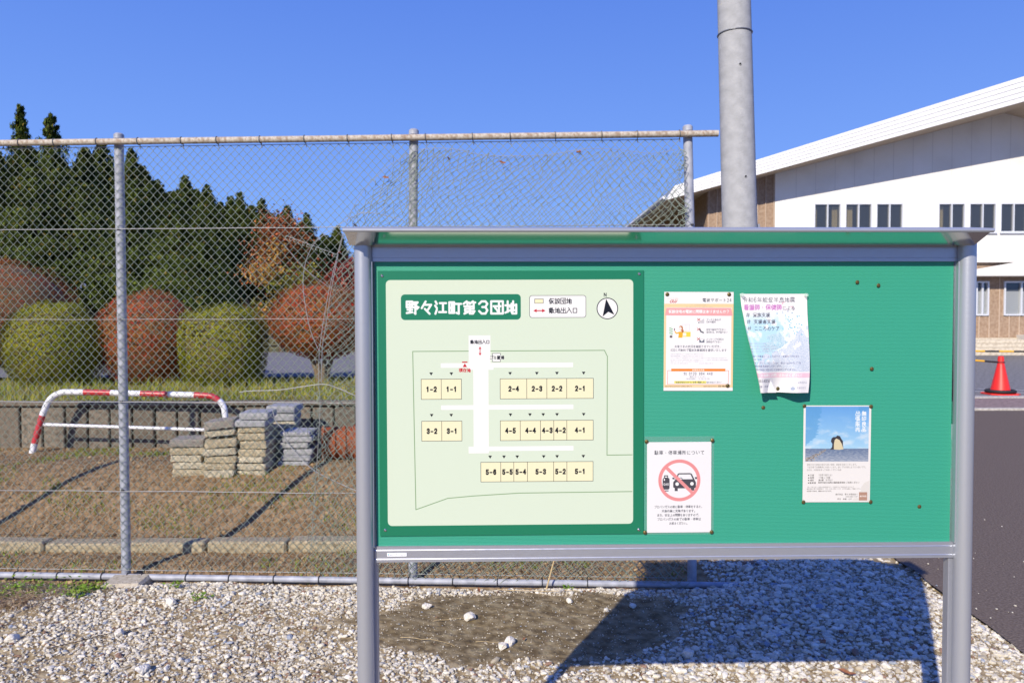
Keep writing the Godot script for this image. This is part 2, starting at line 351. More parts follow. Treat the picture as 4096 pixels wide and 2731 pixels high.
class Paper:
	# a sheet to print on: px per unit of the drawing, and where the drawing's origin lies
	var im: Image
	var k: float
	var o: Vector2
	var glyphs: Dictionary
	var parts: Dictionary

	func _init(w: int, h: int, back: Color, scale: float, origin: Vector2, g: Dictionary, p: Dictionary) -> void:
		im = Image.create(w, h, false, Image.FORMAT_RGBA8)
		im.fill(back)
		k = scale
		o = origin
		glyphs = g
		parts = p

	func mix(x: int, y: int, c: Color, a: float) -> void:
		if a > 0.003 and x >= 0 and y >= 0 and x < im.get_width() and y < im.get_height():
			im.set_pixel(x, y, im.get_pixel(x, y).lerp(Color(c.r, c.g, c.b), a * c.a))

	func raw(a: Vector2, b: Vector2, r: float, c: Color) -> void:
		var lo := Vector2(min(a.x, b.x), min(a.y, b.y)) - Vector2.ONE * (r + 1.0)
		var hi := Vector2(max(a.x, b.x), max(a.y, b.y)) + Vector2.ONE * (r + 1.0)
		var d := b - a
		var l2: float = max(d.length_squared(), 0.0001)
		for y in range(int(floor(lo.y)), int(hi.y) + 1):
			for x in range(int(floor(lo.x)), int(hi.x) + 1):
				var p := Vector2(x + 0.5, y + 0.5)
				var q := a + d * clampf((p - a).dot(d) / l2, 0.0, 1.0)
				mix(x, y, c, clampf(r + 0.5 - p.distance_to(q), 0.0, min(1.0, 2.0 * r)))

	func line(pts: Array, w: float, c: Color) -> void:
		for i in pts.size() - 1:
			raw((pts[i] - o) * k, (pts[i + 1] - o) * k, w * k / 2.0, c)

	func rect(x0: float, y0: float, x1: float, y1: float, c: Color) -> void:
		poly([Vector2(x0, y0), Vector2(x1, y0), Vector2(x1, y1), Vector2(x0, y1)], c)

	func poly(pts: Array, c: Color) -> void:
		var q := []
		var top := 1e9
		var low := -1e9
		for p in pts:
			var s: Vector2 = (p - o) * k
			q.append(s)
			top = min(top, s.y)
			low = max(low, s.y)
		for y in range(max(0, int(top)), min(im.get_height(), int(low) + 1)):
			var cover := {}
			for sub in 3:
				var yy := y + (sub + 0.5) / 3.0
				var xs := []
				for i in q.size():
					var a: Vector2 = q[i]
					var b: Vector2 = q[(i + 1) % q.size()]
					if (a.y <= yy) != (b.y <= yy):
						xs.append(a.x + (b.x - a.x) * (yy - a.y) / (b.y - a.y))
				xs.sort()
				for i in xs.size() / 2:
					var x0: float = xs[i * 2]
					var x1: float = xs[i * 2 + 1]
					for x in range(int(floor(x0)), int(x1) + 1):
						cover[x] = cover.get(x, 0.0) + clampf(min(x1, x + 1.0) - max(x0, float(x)), 0.0, 1.0) / 3.0
			for x in cover:
				mix(x, y, c, cover[x])

	func rounded(x0: float, y0: float, x1: float, y1: float, r: float, c: Color) -> void:
		var p := []
		for q in [[x1 - r, y0 + r, -0.25], [x1 - r, y1 - r, 0.0], [x0 + r, y1 - r, 0.25], [x0 + r, y0 + r, 0.5]]:
			for i in 7:
				var t: float = TAU * (q[2] + i / 24.0)
				p.append(Vector2(q[0] + cos(t) * r, q[1] + sin(t) * r))
		poly(p, c)

	func disc(x: float, y: float, r: float, c: Color, ry := -1.0) -> void:
		var p := []
		for i in 32:
			p.append(Vector2(x + cos(TAU * i / 32) * r, y + sin(TAU * i / 32) * (r if ry < 0.0 else ry)))
		poly(p, c)

	func strokes(ch: String, x: float, y: float, w: float, h: float, r: float, c: Color, deep := 0) -> void:
		var s: String = glyphs.get(ch, "") if deep == 0 else ""
		if s == "":
			s = parts.get(ch, "@□12ee 17e7 818f 4b6d" if deep == 0 else "")
		for t in s.split(" ", false):
			if t[0] == "@":
				var a := t.substr(2)
				var x0 := a.substr(0, 1).hex_to_int() / 15.0
				var y0 := a.substr(1, 1).hex_to_int() / 15.0
				var x1 := a.substr(2, 1).hex_to_int() / 15.0
				var y1 := a.substr(3, 1).hex_to_int() / 15.0
				strokes(t[1], x + w * x0, y + h * y0, w * (x1 - x0), h * (y1 - y0), r, c, 1)
				continue
			var before := Vector2.ZERO
			for i in t.length() / 2:
				var p := Vector2(x + w * t.substr(i * 2, 1).hex_to_int() / 15.0, y + h * t.substr(i * 2 + 1, 1).hex_to_int() / 15.0)
				if i > 0:
					raw((before - o) * k, (p - o) * k, r * k, c)
				before = p

	func put_char(ch: String, x: float, y: float, w: float, h: float, r: float, c: Color) -> void:
		var code := ch.unicode_at(0)
		if "っゃゅょッャュョァェ".contains(ch):
			put_char(String.chr(code + 1), x + w * 0.15, y + h * 0.3, w * 0.7, h * 0.7, r, c)
		elif glyphs.has(ch) or parts.has(ch) or code > 0x3100:
			strokes(ch, x, y, w, h, r, c)
		elif code > 0x3040 and glyphs.has(String.chr(code - 1)):
			strokes(String.chr(code - 1), x, y, w, h, r, c)
			for d in [0.8, 1.0]:
				raw((Vector2(x + w * d, y - h * 0.05) - o) * k, (Vector2(x + w * (d + 0.08), y + h * 0.12) - o) * k, r * k, c)
		elif code > 0x3040 and glyphs.has(String.chr(code - 2)):
			strokes(String.chr(code - 2), x, y, w, h, r, c)
			disc(x + w * 0.95, y + h * 0.03, h * 0.1, c)
		elif glyphs.has(ch.to_upper()):
			strokes(ch.to_upper(), x, y + h * 0.28, w, h * 0.72, r, c)

	func text(s: String, x: float, y: float, size: float, bold: float, c: Color, adv := 1.0, latin := 0.62) -> float:
		# x, y: upper left corner; size: height of a character; bold: stroke width as a share of it
		var m := bold * size / 2.0
		for i in s.length():
			var wide := s.unicode_at(i) > 0x2000
			var step := size * adv * (1.0 if wide else latin)
			if s[i] != " " and s[i] != "　":
				var w: float = size * minf(adv, 1.0) * (0.9 if wide else latin * 0.78)
				put_char(s[i], x + (step - w) / 2.0 + m * 0.5, y + m, w - m, size - 2.0 * m, m, c)
			x += step
		return x

	func across(s: String, x0: float, x1: float, y: float, size: float, bold: float, c: Color, latin := 0.62) -> void:
		# text that fills the width from x0 to x1
		var n := 0.0
		for i in s.length():
			n += 1.0 if s.unicode_at(i) > 0x2000 else latin
		text(s, x0, y, size, bold, c, (x1 - x0) / (n * size), latin)

	func tex() -> ImageTexture:
		return ImageTexture.create_from_image(im)

func sheet(w: int, h: int, back: Color, scale: float, origin: Vector2) -> Paper:
	return Paper.new(w, h, back, scale, origin, GLYPHS, PARTS)

func V2(x: float, y: float) -> Vector2:
	return Vector2(x, y)

func print_map() -> Texture2D:
	var green := Color8(28, 132, 97)
	var cream := Color8(226, 241, 219)
	var ink := Color8(22, 24, 32)
	var red := Color8(206, 38, 48)
	var p := sheet(1356, 1356, green, 1.0, V2(82, 77))
	p.rounded(122, 123, 1384, 1380, 22, cream)
	p.rounded(198, 196, 808, 326, 20, green)
	p.across("野々江町第3団地", 221, 795, 227, 73, 0.15, Color.WHITE, 0.95)
	p.rounded(852, 203, 1142, 317, 14, ink)
	p.rounded(854, 205, 1140, 315, 12, Color.WHITE)
	p.rect(878, 220, 924, 244, ink)
	p.rect(880, 222, 922, 242, Color8(252, 248, 205))
	p.text("仮設団地", 950, 217, 30, 0.105, ink)
	p.text("敷地出入口", 950, 265, 30, 0.105, ink)
	p.line([V2(884, 281), V2(922, 281)], 5, red)
	p.poly([V2(872, 281), V2(889, 272), V2(889, 290)], red)
	p.poly([V2(934, 281), V2(917, 272), V2(917, 290)], red)
	p.disc(1251, 271, 55, ink)
	p.disc(1251, 271, 51, Color.WHITE)
	p.poly([V2(1245, 222), V2(1287, 303), V2(1256, 288), V2(1227, 312)], ink)
	p.text("N", 1231, 191, 20, 0.16, ink, 1.0, 0.9)
	var edge := Color8(133, 168, 122)
	p.line([V2(256, 486), V2(1236, 485), V2(1251, 516), V2(1249, 1024), V2(1379, 1023)], 4, edge)
	p.line([V2(256, 486), V2(266, 1297), V2(429, 1240), V2(560, 1229), V2(796, 1216), V2(1378, 1213)], 4, edge)
	for r in [[541, 406, 652, 581], [541, 560, 667, 581], [564, 570, 641, 1008], [398, 547, 1075, 570], [399, 762, 1076, 785], [640, 975, 1076, 998], [538, 975, 641, 1009]]:
		p.rect(r[0], r[1], r[2], r[3], Color.WHITE)
	p.text("敷地出入口", 549, 429, 20, 0.13, ink)
	p.line([V2(599, 470), V2(599, 501)], 4, red)
	p.poly([V2(599, 462), V2(606, 475), V2(592, 475)], red)
	p.poly([V2(599, 509), V2(606, 496), V2(592, 496)], red)
	p.rect(661, 497, 704, 541, ink)
	p.rect(663, 499, 702, 539, Color.WHITE)
	p.rect(648, 509, 722, 530, Color8(250, 252, 246))
	p.text("ゴミ置場", 648, 510, 18.5, 0.13, ink)
	p.rect(507, 539, 534, 545, red)
	p.poly([V2(521, 548), V2(532, 567), V2(510, 567)], red)
	p.text("現在地", 490, 573, 20.5, 0.14, red)
	for row in [[594, [349, 452, 752, 889, 992, 1129]], [806, [350, 450, 753, 853, 921, 992, 1129]], [1022, [648, 719, 787, 923, 992, 1127]]]:
		for x in row[1]:
			p.poly([V2(x - 9, row[0]), V2(x + 9, row[0]), V2(x, row[0] + 15)], ink)
	for row in [[628, 731, [298, 400, 503], "1-2 1-1"], [628, 731, [701, 837, 940, 1042, 1179], "2-4 2-3 2-2 2-1"], [843, 945, [299, 401, 504], "3-2 3-1"], [843, 945, [701, 803, 907, 975, 1042, 1178], "4-5 4-4 4-3 4-2 4-1"],
			[1056, 1157, [600, 702, 769, 839, 974, 1042, 1177], "5-6 5-5 5-4 5-3 5-2 5-1"]]:
		var xs: Array = row[2]
		var names: PackedStringArray = row[3].split(" ")
		p.rect(xs[0] - 1, row[0] - 1, xs[-1] + 1, row[1] + 1, ink)
		for i in names.size():
			p.rect(xs[i] + 1, row[0] + 1, xs[i + 1] - 1, row[1] - 1, Color8(252, 248, 208))
			p.text(names[i], (xs[i] + xs[i + 1]) / 2.0 - 27.5, (row[0] + row[1]) / 2.0 - 14.5, 29, 0.22, ink, 1.0, 0.655)
	return p.tex()

func print_phone_notice() -> Texture2D:
	var ink := Color8(70, 74, 90)
	var grey := Color8(150, 152, 165)
	var faint := Color8(196, 197, 208)
	var red := Color8(196, 66, 56)
	var p := sheet(508, 722, Color8(252, 252, 252), 0.5, V2(65, 63))
	p.rect(67, 236, 1083, 1460, Color8(250, 222, 170))
	p.rect(97, 290, 1052, 1420, Color8(253, 252, 253))
	p.text("おもしろいほうの未来へ。", 112, 152, 15, 0.1, Color8(226, 180, 178))
	p.line([V2(196, 184), V2(168, 186), V2(150, 206), V2(158, 220), V2(182, 214), V2(200, 182), V2(192, 212), V2(204, 220), V2(220, 208), V2(228, 182), V2(220, 206), V2(226, 220), V2(244, 206), V2(252, 182)], 9, Color8(206, 92, 88))
	p.across("電波サポート24", 620, 1054, 156, 52, 0.1, ink)
	p.across("このたびの令和6年能登半島地震により", 440, 716, 248, 15, 0.09, Color8(205, 186, 160))
	p.across("被災・避難された皆さまに心よりお見舞い申し上げます", 384, 774, 275, 15, 0.09, Color8(205, 186, 160))
	p.poly([V2(98, 296), V2(1044, 296), V2(1072, 410), V2(77, 406)], Color8(246, 176, 178))
	p.across("仮設住宅の電波に問題はありませんか？", 128, 1020, 324, 49, 0.15, Color.WHITE)
	var rows := [["アンテナ表示が", "0本や圏外", 894, 822], ["発信や着信ができない、", "途切れる、声が届かない", 992, 996], ["メッセージやSMSの", "送受信ができない", 942, 908]]
	for i in 3:
		var y := 466.0 + i * 142.0
		p.across(rows[i][0], 684, rows[i][2], y - 12, 30, 0.08, ink)
		p.across(rows[i][1], 684, rows[i][3], y + 20 + (6 if i else 0), 30, 0.08, ink)
		p.line([V2(552, y - 16), V2(590, y + 16)], 8, red)
		p.line([V2(590, y - 16), V2(552, y + 16)], 8, red)
	for i in 5:
		p.line([V2(572 + i * 18.0, 516), V2(572 + i * 18.0, 500 - i * 10.0)], 11, Color8(92, 92, 102) if i == 0 else Color8(190, 190, 196))
	p.line([V2(588, 606), V2(604, 640), V2(640, 656)], 20, Color8(100, 102, 114))
	p.rect(582, 750, 658, 802, Color8(120, 126, 140))
	p.poly([V2(586, 752), V2(654, 752), V2(620, 786)], Color.WHITE)
	# the picture: a plant, a woman in yellow holding up a phone, a window and a sofa
	p.line([V2(333, 538), V2(436, 538), V2(436, 630), V2(333, 630), V2(333, 538)], 3, faint)
	p.line([V2(385, 538), V2(385, 630)], 3, faint)
	p.rect(338, 646, 454, 718, Color8(248, 226, 80))
	p.rect(342, 660, 390, 706, Color8(250, 250, 246))
	p.poly([V2(274, 732), V2(282, 670), V2(240, 676), V2(218, 640), V2(228, 632), V2(252, 658), V2(300, 640), V2(338, 650), V2(334, 732)], Color8(246, 186, 40))
	p.disc(312, 592, 30, Color8(196, 116, 60), 36)
	p.disc(336, 634, 17, Color8(196, 116, 60), 24)
	p.disc(302, 598, 22, Color8(252, 240, 234), 27)
	p.rect(212, 594, 224, 630, Color8(120, 70, 80))
	p.line([V2(168, 700), V2(168, 574)], 4, Color8(110, 170, 120))
	for i in 8:
		p.disc(168 + (16 if i % 2 else -16), 590 + i * 13.0, 14, Color8(122, 196, 140), 6)
	p.rect(150, 700, 188, 732, Color8(110, 96, 92))
	p.across("お客さまの状況を確認させていただき、", 220, 920, 840, 38, 0.085, ink)
	p.across("KDDIが無料で電波改善機器を提供いたします", 164, 990, 894, 38, 0.085, ink)
	for q in [["※ 仮設住宅の電波状況によっては改善できない場合がございます", 136, 648, 963], ["※ 電波改善機器設置による電気代はお客さまのご負担となります", 136, 648, 992], ["※ タブレット端末/データ通信端末/スマートウォッチ/au HOMEデバイス等をご利用のお客さまは対象外です", 136, 990, 1020],
			["※ UQ mobile/povoをご契約のお客さまは、当社指定のインターネット回線をご利用の場合のみ電波改善機器を", 136, 1012, 1049], ["提供いたします 詳しくは下記よりご確認ください", 164, 656, 1071], ["■UQ mobileをご契約のお客さま", 164, 422, 1098], ["■povoをご契約のお客さま", 580, 792, 1098]]:
		p.across(q[0], q[1], q[2], q[3], 17, 0.085, faint)
	p.line([V2(124, 1212), V2(1018, 1212), V2(1014, 1414), V2(122, 1414), V2(124, 1212)], 5, Color8(226, 120, 84))
	p.rect(176, 1184, 970, 1222, Color8(244, 142, 44))
	p.across("お申込み方法", 482, 662, 1188, 29, 0.14, Color.WHITE)
	p.across("☎ 0120 984 448", 356, 786, 1236, 42, 0.1, ink)
	p.across("電波サポートセンター", 446, 690, 1290, 24, 0.08, grey)
	p.across("(年末年始除く　10:00~19:00)", 390, 750, 1320, 24, 0.08, grey)
	p.rect(222, 1364, 690, 1400, Color8(250, 240, 110))
	p.across("「仮設住宅向けのチラシを見て電話した」旨をお伝えください", 222, 916, 1370, 26, 0.09, ink)
	p.across("記載の内容は2024年6月15日時点の情報です", 84, 486, 1432, 20, 0.09, Color8(150, 120, 90))
	p.across("発行年月：2024年6月", 650, 846, 1432, 20, 0.09, Color8(150, 120, 90))
	p.across("KDDI株式会社", 862, 1030, 1428, 24, 0.13, Color8(70, 50, 50))
	return p.tex()

func print_care_notice() -> Texture2D:
	var ink := Color8(52, 52, 74)
	var p := sheet(508, 735, Color8(250, 250, 253), 0.6, V2(70, 80))
	var f := FastNoiseLite.new()
	f.frequency = 0.012
	f.fractal_octaves = 5
	f.seed = 8
	for y in range(96, 588):
		for x in 508:
			var v := f.get_noise_2d(x, y)
			var sea := smoothstep(-0.25, 0.35, v + 0.35 * sin(x * 0.009 + 0.4)) * smoothstep(96.0, 260.0, float(y)) * (1.0 - smoothstep(540.0, 588.0, float(y)))
			var c := Color8(250, 250, 253).lerp(Color8(176, 224, 246), sea * 0.85)
			var ridge := x * 0.75 + y - 640.0 + v * 190.0
			if ridge > 0.0 and y > 240 and y < 578:
				c = Color8(236, 242, 250).lerp(Color8(188, 204, 226), clampf(absf(f.get_noise_2d(x * 5.0, y * 5.0)) * 2.2, 0.0, 1.0))
			elif absf(Vector2(x - 230 - (y - 360) * -0.7, y - 360).length() + v * 130.0) < 62.0:
				c = Color8(216, 232, 240).lerp(Color8(146, 196, 216), clampf(absf(f.get_noise_2d(x * 5.0, y * 5.0)) * 2.0, 0.0, 1.0))
			p.im.set_pixel(x, y, c)
	rng.seed = 5
	for i in 46:
		var t := rng.randf()
		var q := V2(lerpf(640, 760, t) + rng.randfn() * 70, lerpf(195, 560, t) + rng.randfn() * 22)
		var s := rng.randf_range(7, 13)
		var c := Color8(246, 186, 200).lerp(Color8(120, 202, 226), clampf((q.y - 230.0) / 130.0, 0, 1))
		p.disc(q.x - s * 0.45, q.y, s * 0.5, c)
		p.disc(q.x + s * 0.45, q.y, s * 0.5, c)
		p.poly([q + V2(-s, 0.1 * s), q + V2(s, 0.1 * s), q + V2(0, s * 1.2)], c)
	p.across("令和6年能登半島地震", 104, 768, 122, 64, 0.065, ink)
	p.across("看護師・保健師", 116, 596, 212, 72, 0.12, Color8(206, 128, 200))
	p.across("による", 602, 764, 232, 52, 0.08, ink)
	p.across("＃ 家族支援", 140, 446, 316, 56, 0.085, ink)
	p.across("＃ 支援者支援", 144, 510, 400, 56, 0.085, ink)
	p.across("＃ こころのケア", 150, 556, 484, 56, 0.085, ink)
	for q in [["この地震で被災された皆様", 130, 370, 690, 18], ["被災者の皆様に謹んでお見舞い申し上げます。", 130, 520, 722, 18], ["家族支援を専門とする看護師・保健師で、", 130, 538, 755, 18], ["相談室を2017年から運営しております。", 150, 548, 788, 18]]:
		p.across(q[0], q[1], q[2], q[3], q[4], 0.08, Color8(166, 168, 196))
	for q in [["被災者や支援者に“こころのケア”を提供できればと", 150, 784, 842, 26], ["思っております。", 160, 330, 880, 26], ["ビデオアプリ(LINE、Zoom、WhatsAppなど)を", 160, 806, 924, 26], ["使い無料相談を実施しております。", 160, 594, 962, 26], ["相談内容が外部に漏れることは一切ございません。", 160, 768, 1006, 26]]:
		p.across(q[0], q[1], q[2], q[3], q[4], 0.09, Color8(112, 114, 150))
	p.rect(70, 1060, 917, 1118, Color8(250, 210, 226))
	p.across("お気軽にお問い合わせください!", 304, 824, 1070, 38, 0.13, Color.WHITE)
	p.line([V2(180, 1132), V2(474, 1132), V2(474, 1178), V2(180, 1178)], 3, Color8(206, 208, 220))
	p.across("家族の悩み相談室", 190, 440, 1138, 36, 0.08, Color8(90, 92, 112))
	p.across("支援 看護・保健 室", 190, 472, 1212, 30, 0.08, Color8(140, 142, 164))
	p.line([V2(694, 1190), V2(756, 1178)], 4, Color8(196, 186, 226))
	p.across("家族相談室", 766, 888, 1162, 28, 0.07, Color8(176, 178, 196))
	p.across("支援研究会", 760, 880, 1228, 28, 0.07, Color8(176, 178, 196))
	p.poly([V2(718, 1226), V2(746, 1250), V2(734, 1274), V2(704, 1274), V2(692, 1250)], Color8(176, 190, 216))
	return p.tex()

func print_parking_notice() -> Texture2D:
	var ink := Color8(72, 74, 84)
	var dark := Color8(74, 72, 82)
	var pink := Color8(240, 152, 152)
	var p := sheet(470, 662, Color8(246, 246, 247), 0.5, V2(109, 139))
	p.across("駐車・停車場所について", 214, 950, 262, 62, 0.095, ink)
	# gas cylinder
	p.rounded(338, 660, 438, 832, 26, dark)
	p.rect(358, 624, 416, 664, dark)
	p.rect(370, 640, 404, 656, Color.WHITE)
	p.disc(362, 688, 9, Color.WHITE, 16)
	p.across("GAS", 347, 428, 738, 34, 0.17, Color.WHITE, 0.9)
	p.rect(360, 844, 424, 858, dark)
	# car seen from the front
	p.poly([V2(560, 600), V2(580, 594), V2(740, 594), V2(762, 604), V2(804, 690), V2(824, 730), V2(824, 806), V2(800, 816), V2(800, 850), V2(750, 850), V2(750, 816), V2(558, 816), V2(558, 856), V2(514, 856), V2(514, 812), V2(492, 800), V2(492, 726), V2(520, 690)], dark)
	p.poly([V2(572, 612), V2(744, 612), V2(778, 684), V2(548, 684)], Color8(246, 246, 247))
	p.disc(602, 684, 26, dark, 26)
	p.disc(602, 690, 20, Color8(246, 246, 247), 24)
	p.rect(540, 684, 800, 700, dark)
	p.disc(549, 752, 26, Color.WHITE)
	p.disc(766, 750, 26, Color.WHITE)
	p.poly([V2(476, 660), V2(504, 656), V2(516, 686), V2(482, 680)], dark)
	p.poly([V2(804, 654), V2(840, 652), V2(838, 680), V2(818, 684)], dark)
	# prohibition ring
	var ring := []
	for i in 65:
		ring.append(V2(582 + cos(TAU * i / 64) * 284, 699 + sin(TAU * i / 64) * 282))
	p.line(ring, 48, pink)
	p.line([V2(394, 514), V2(768, 880)], 48, pink)
	for q in [["プロパンガスの前に駐車・停車をすると、", 214, 940, 1066], ["交換作業に支障があります。", 324, 836, 1128], ["また、安全上の問題もありますので、", 256, 896, 1188], ["プロパンガスの前での駐車・停車は", 256, 900, 1248], ["お控えください。", 434, 722, 1310]]:
		p.across(q[0], q[1], q[2], q[3], 39, 0.1, ink)
	return p.tex()

func print_sale_notice() -> Texture2D:
	var ink := Color8(108, 104, 100)
	var p := sheet(500, 708, Color8(243, 241, 237), 0.5, V2(95, 80))
	var f := FastNoiseLite.new()
	f.frequency = 0.014
	f.fractal_octaves = 5
	f.seed = 3
	for y in range(8, 410):
		for x in range(16, 484):
			var v := f.get_noise_2d(x, y * 1.6)
			var c: Color
			if y < 315:
				c = Color8(104, 168, 232).lerp(Color8(172, 218, 246), y / 315.0)
				c = c.lerp(Color8(224, 238, 246), smoothstep(-0.1, 0.6, f.get_noise_2d(x * 0.4, y * 0.8)) * smoothstep(60.0, 200.0, float(y)) * 0.7)
				var edge := 118.0 - y * 0.16 - smoothstep(210.0, 312.0, float(y)) * 75.0 + f.get_noise_2d(y * 4.0, 7.0) * 24.0
				if x < 16.0 + edge and y < 305:
					c = c.lerp(Color8(86, 158, 214), 0.55)
				if x > 404 and y < 40 + f.get_noise_2d(x * 3.0, 90.0) * 20.0:
					c = c.lerp(Color8(86, 158, 214), 0.5)
			else:
				c = Color8(108, 128, 160).lerp(Color8(170, 180, 196), clampf((y - 315.0) / 95.0 + f.get_noise_2d(x * 2.0, y * 9.0) * 0.9, 0.0, 1.0))
			p.im.set_pixel(x, y, c)
	# the rock in the sea and the line of boulders that leads to it
	p.poly([V2(490, 722), V2(520, 690), V2(524, 640), V2(502, 606), V2(512, 560), V2(540, 540), V2(572, 540), V2(596, 518), V2(636, 528), V2(652, 560), V2(680, 600), V2(682, 660), V2(690, 716), V2(600, 726)], Color8(60, 56, 62))
	p.poly([V2(548, 722), V2(548, 640), V2(560, 580), V2(584, 562), V2(630, 584), V2(664, 640), V2(682, 690), V2(692, 718), V2(630, 728)], Color8(226, 214, 176))
	rng.seed = 9
	for i in 130:
		var t := rng.randf()
		var q := V2(lerpf(430, 150, t), lerpf(730, 880, t)) + V2(rng.randfn() * 42 * t, rng.randfn() * (5 + 12 * t))
		if q.x > 130 and q.y < 896:
			p.disc(q.x, q.y, 4 + 8 * t * rng.randf(), Color8(212, 196, 166).lerp(Color8(120, 106, 96), rng.randf()), 3 + 4 * t)
	for i in 4:
		p.text("無印良品"[i], 952, 158 + i * 78, 74, 0.14, Color8(244, 250, 252))
		p.text("出張販売"[i], 860, 158 + i * 78, 74, 0.14, Color8(236, 246, 250))
	for q in [["被災された皆様の１日も早い復旧、復興をお祈りいたします。", 154, 910, 930, 0.075], ["下記日程で出張販売にお伺いします。少しでもお役に立てたら幸いです。", 154, 1044, 968, 0.075], ["当日は、お財布を持ってお越しくださいね！", 150, 664, 1008, 0.075]]:
		p.across(q[0], q[1], q[2], q[3], 27, q[4], Color8(140, 136, 132))
	for q in [["日程", 200, 262, 1086], ["10月19日(土)", 328, 536, 1084], ["時間", 200, 262, 1124], ["11時～14時", 328, 504, 1122], ["場所", 200, 262, 1160], ["道の駅　すずなり", 326, 540, 1158], ["駐車場", 198, 290, 1198], ["珠洲市総合病院の臨時駐車場をご利用ください", 322, 938, 1194]]:
		p.across(q[0], q[1], q[2], q[3], 28, 0.1, ink)
	for y in [1092, 1130, 1166, 1204]:
		p.rect(174, y, 191, y + 17, ink)
	p.across("※持って来てほしい商品の事前注文やケース単位でのご注文も承りますので、", 146, 874, 1264, 21, 0.08, Color8(150, 146, 142))
	p.across("無印良品 野々市明倫通り (TEL:076-294-1147) までお気軽にご相談ください。", 156, 990, 1290, 21, 0.08, Color8(140, 136, 132))
	p.across("お支払い方法は、現金のみとなります。", 156, 540, 1322, 21, 0.11, ink)
	p.across("無印良品　野々市明倫通り", 582, 916, 1368, 26, 0.085, ink)
	p.across("076(294)1147", 734, 914, 1402, 25, 0.085, ink)
	p.across("担当　高橋・山口・和多", 610, 914, 1436, 26, 0.085, ink)
	p.poly([V2(830, 1474), V2(860, 1436), V2(930, 1440), V2(936, 1350), V2(960, 1330), V2(966, 1270), V2(1010, 1212), V2(1050, 1196), V2(1086, 1180), V2(1086, 1480)], Color8(232, 229, 222))
	p.rect(932, 1350, 1054, 1472, Color8(186, 148, 128))
	p.across("無印良品", 942, 1044, 1396, 25, 0.14, Color8(246, 236, 228))
	return p.tex()

func print_sticker() -> Texture2D:
	var p := sheet(320, 56, Color8(246, 250, 252), 0.272, V2(398, 436))
	p.poly([V2(440, 552), V2(452, 516), V2(500, 474), V2(548, 470), V2(536, 512), V2(486, 560)], Color8(110, 186, 246))
	p.rect(446, 572, 540, 600, Color8(100, 104, 140))
	p.across("掲載元", 920, 1036, 468, 40, 0.16, Color8(70, 60, 60))
	p.across("神景ホームクリエイト株式会社", 566, 1514, 528, 66, 0.12, Color8(84, 88, 100))
	return p.tex()

# ---------------------------------------------------------------- the ground's height
func ground_y(x: float, z: float) -> float:
	var near := 0.018 * grain.get_noise_2d(x * 60.0, z * 60.0) + 0.006 * grain.get_noise_2d(x * 260.0, z * 260.0)
	var trench := -0.05 * exp(-pow((z + 4.98 - 0.048 * x) / 0.16, 2.0)) * (1.0 - smoothstep(1.3, 1.7, x))
	var heap := 0.035 * smoothstep(0.6, 1.6, x) * (1.0 - smoothstep(2.3, 2.75, x)) * smoothstep(-3.2, -4.2, z)
	var bank := 0.41 * smoothstep(-5.72, -7.1, z) * (1.0 - smoothstep(0.9, 2.0, x))
	var road := 1.0 - smoothstep(2.55, 2.8, x)
	return (near + trench + heap) * road + bank - 0.03 * (1.0 - road)

func dirt(x: float, z: float) -> float:
	# where the earth lies bare of stones: the trodden patch behind the board and the strip along the fence on the left
	var wob := 0.25 * grain.get_noise_2d(x * 90.0, z * 90.0)
	var patch := 1.0 - smoothstep(0.68, 1.04, Vector2((x - 0.13) / 1.16, (z + 4.27) / 0.58).length() + wob)
	var strip := smoothstep(-2.3, -2.9, x) * smoothstep(-4.55, -4.85, z + wob * 0.5)
	return max(patch, strip)

func _ready() -> void:
	grain.seed = 4
	grain.frequency = 0.02
	grain.fractal_octaves = 3
	rng.seed = 11
	camera_and_light()
	setting()
	retaining_wall()
	plants_beyond()
	forest()
	gym_building()
	traffic()
	utility_pole()
	fence()
	barrier()
	slabs()
	notice_board()
	gravel()
	small_things()

# ---------------------------------------------------------------- camera, sky, sun
func camera_and_light() -> void:
	var cam := Camera3D.new()
	cam.name = "camera"
	add_child(cam)
	cam.position = Vector3(0, 1.747, 0)
	cam.rotation = Vector3(-0.02849, 0, -0.002)
	cam.near = 0.05
	cam.far = 900.0
	var lens := CameraAttributesPhysical.new()
	lens.frustum_focal_length = 26.36
	lens.frustum_focus_distance = 2.4
	lens.exposure_aperture = 7.1
	lens.frustum_far = 900.0
	cam.attributes = lens
	cam.fov = 48.95
	var sky_mat := ProceduralSkyMaterial.new()
	sky_mat.sky_top_color = Color(0.185, 0.36, 0.79)
	sky_mat.sky_horizon_color = Color(0.55, 0.725, 1.0)
	sky_mat.sky_curve = 0.26
	sky_mat.sun_angle_max = 35.0
	sky_mat.sun_curve = 0.18
	sky_mat.ground_bottom_color = Color(0.30, 0.29, 0.27)
	sky_mat.ground_horizon_color = Color(0.40, 0.42, 0.46)
	var sky := Sky.new()
	sky.sky_material = sky_mat
	var env := Environment.new()
	env.background_mode = Environment.BG_SKY
	env.sky = sky
	env.tonemap_mode = Environment.TONE_MAPPER_LINEAR
	env.tonemap_exposure = 1.15
	env.sdfgi_enabled = true
	env.ssao_enabled = true
	env.ssil_enabled = true
	var world := WorldEnvironment.new()
	world.name = "world"
	world.environment = env
	add_child(world)
	var sun := DirectionalLight3D.new()
	sun.name = "sun"
	sun.light_energy = 1.55
	sun.light_color = Color(1.0, 0.955, 0.88)
	sun.light_angular_distance = 0.53
	sun.shadow_enabled = true
	sun.sky_mode = DirectionalLight3D.SKY_MODE_LIGHT_AND_SKY
	sun.basis = Basis.looking_at(Vector3(0.378, -0.53, -0.759))
	add_child(sun)

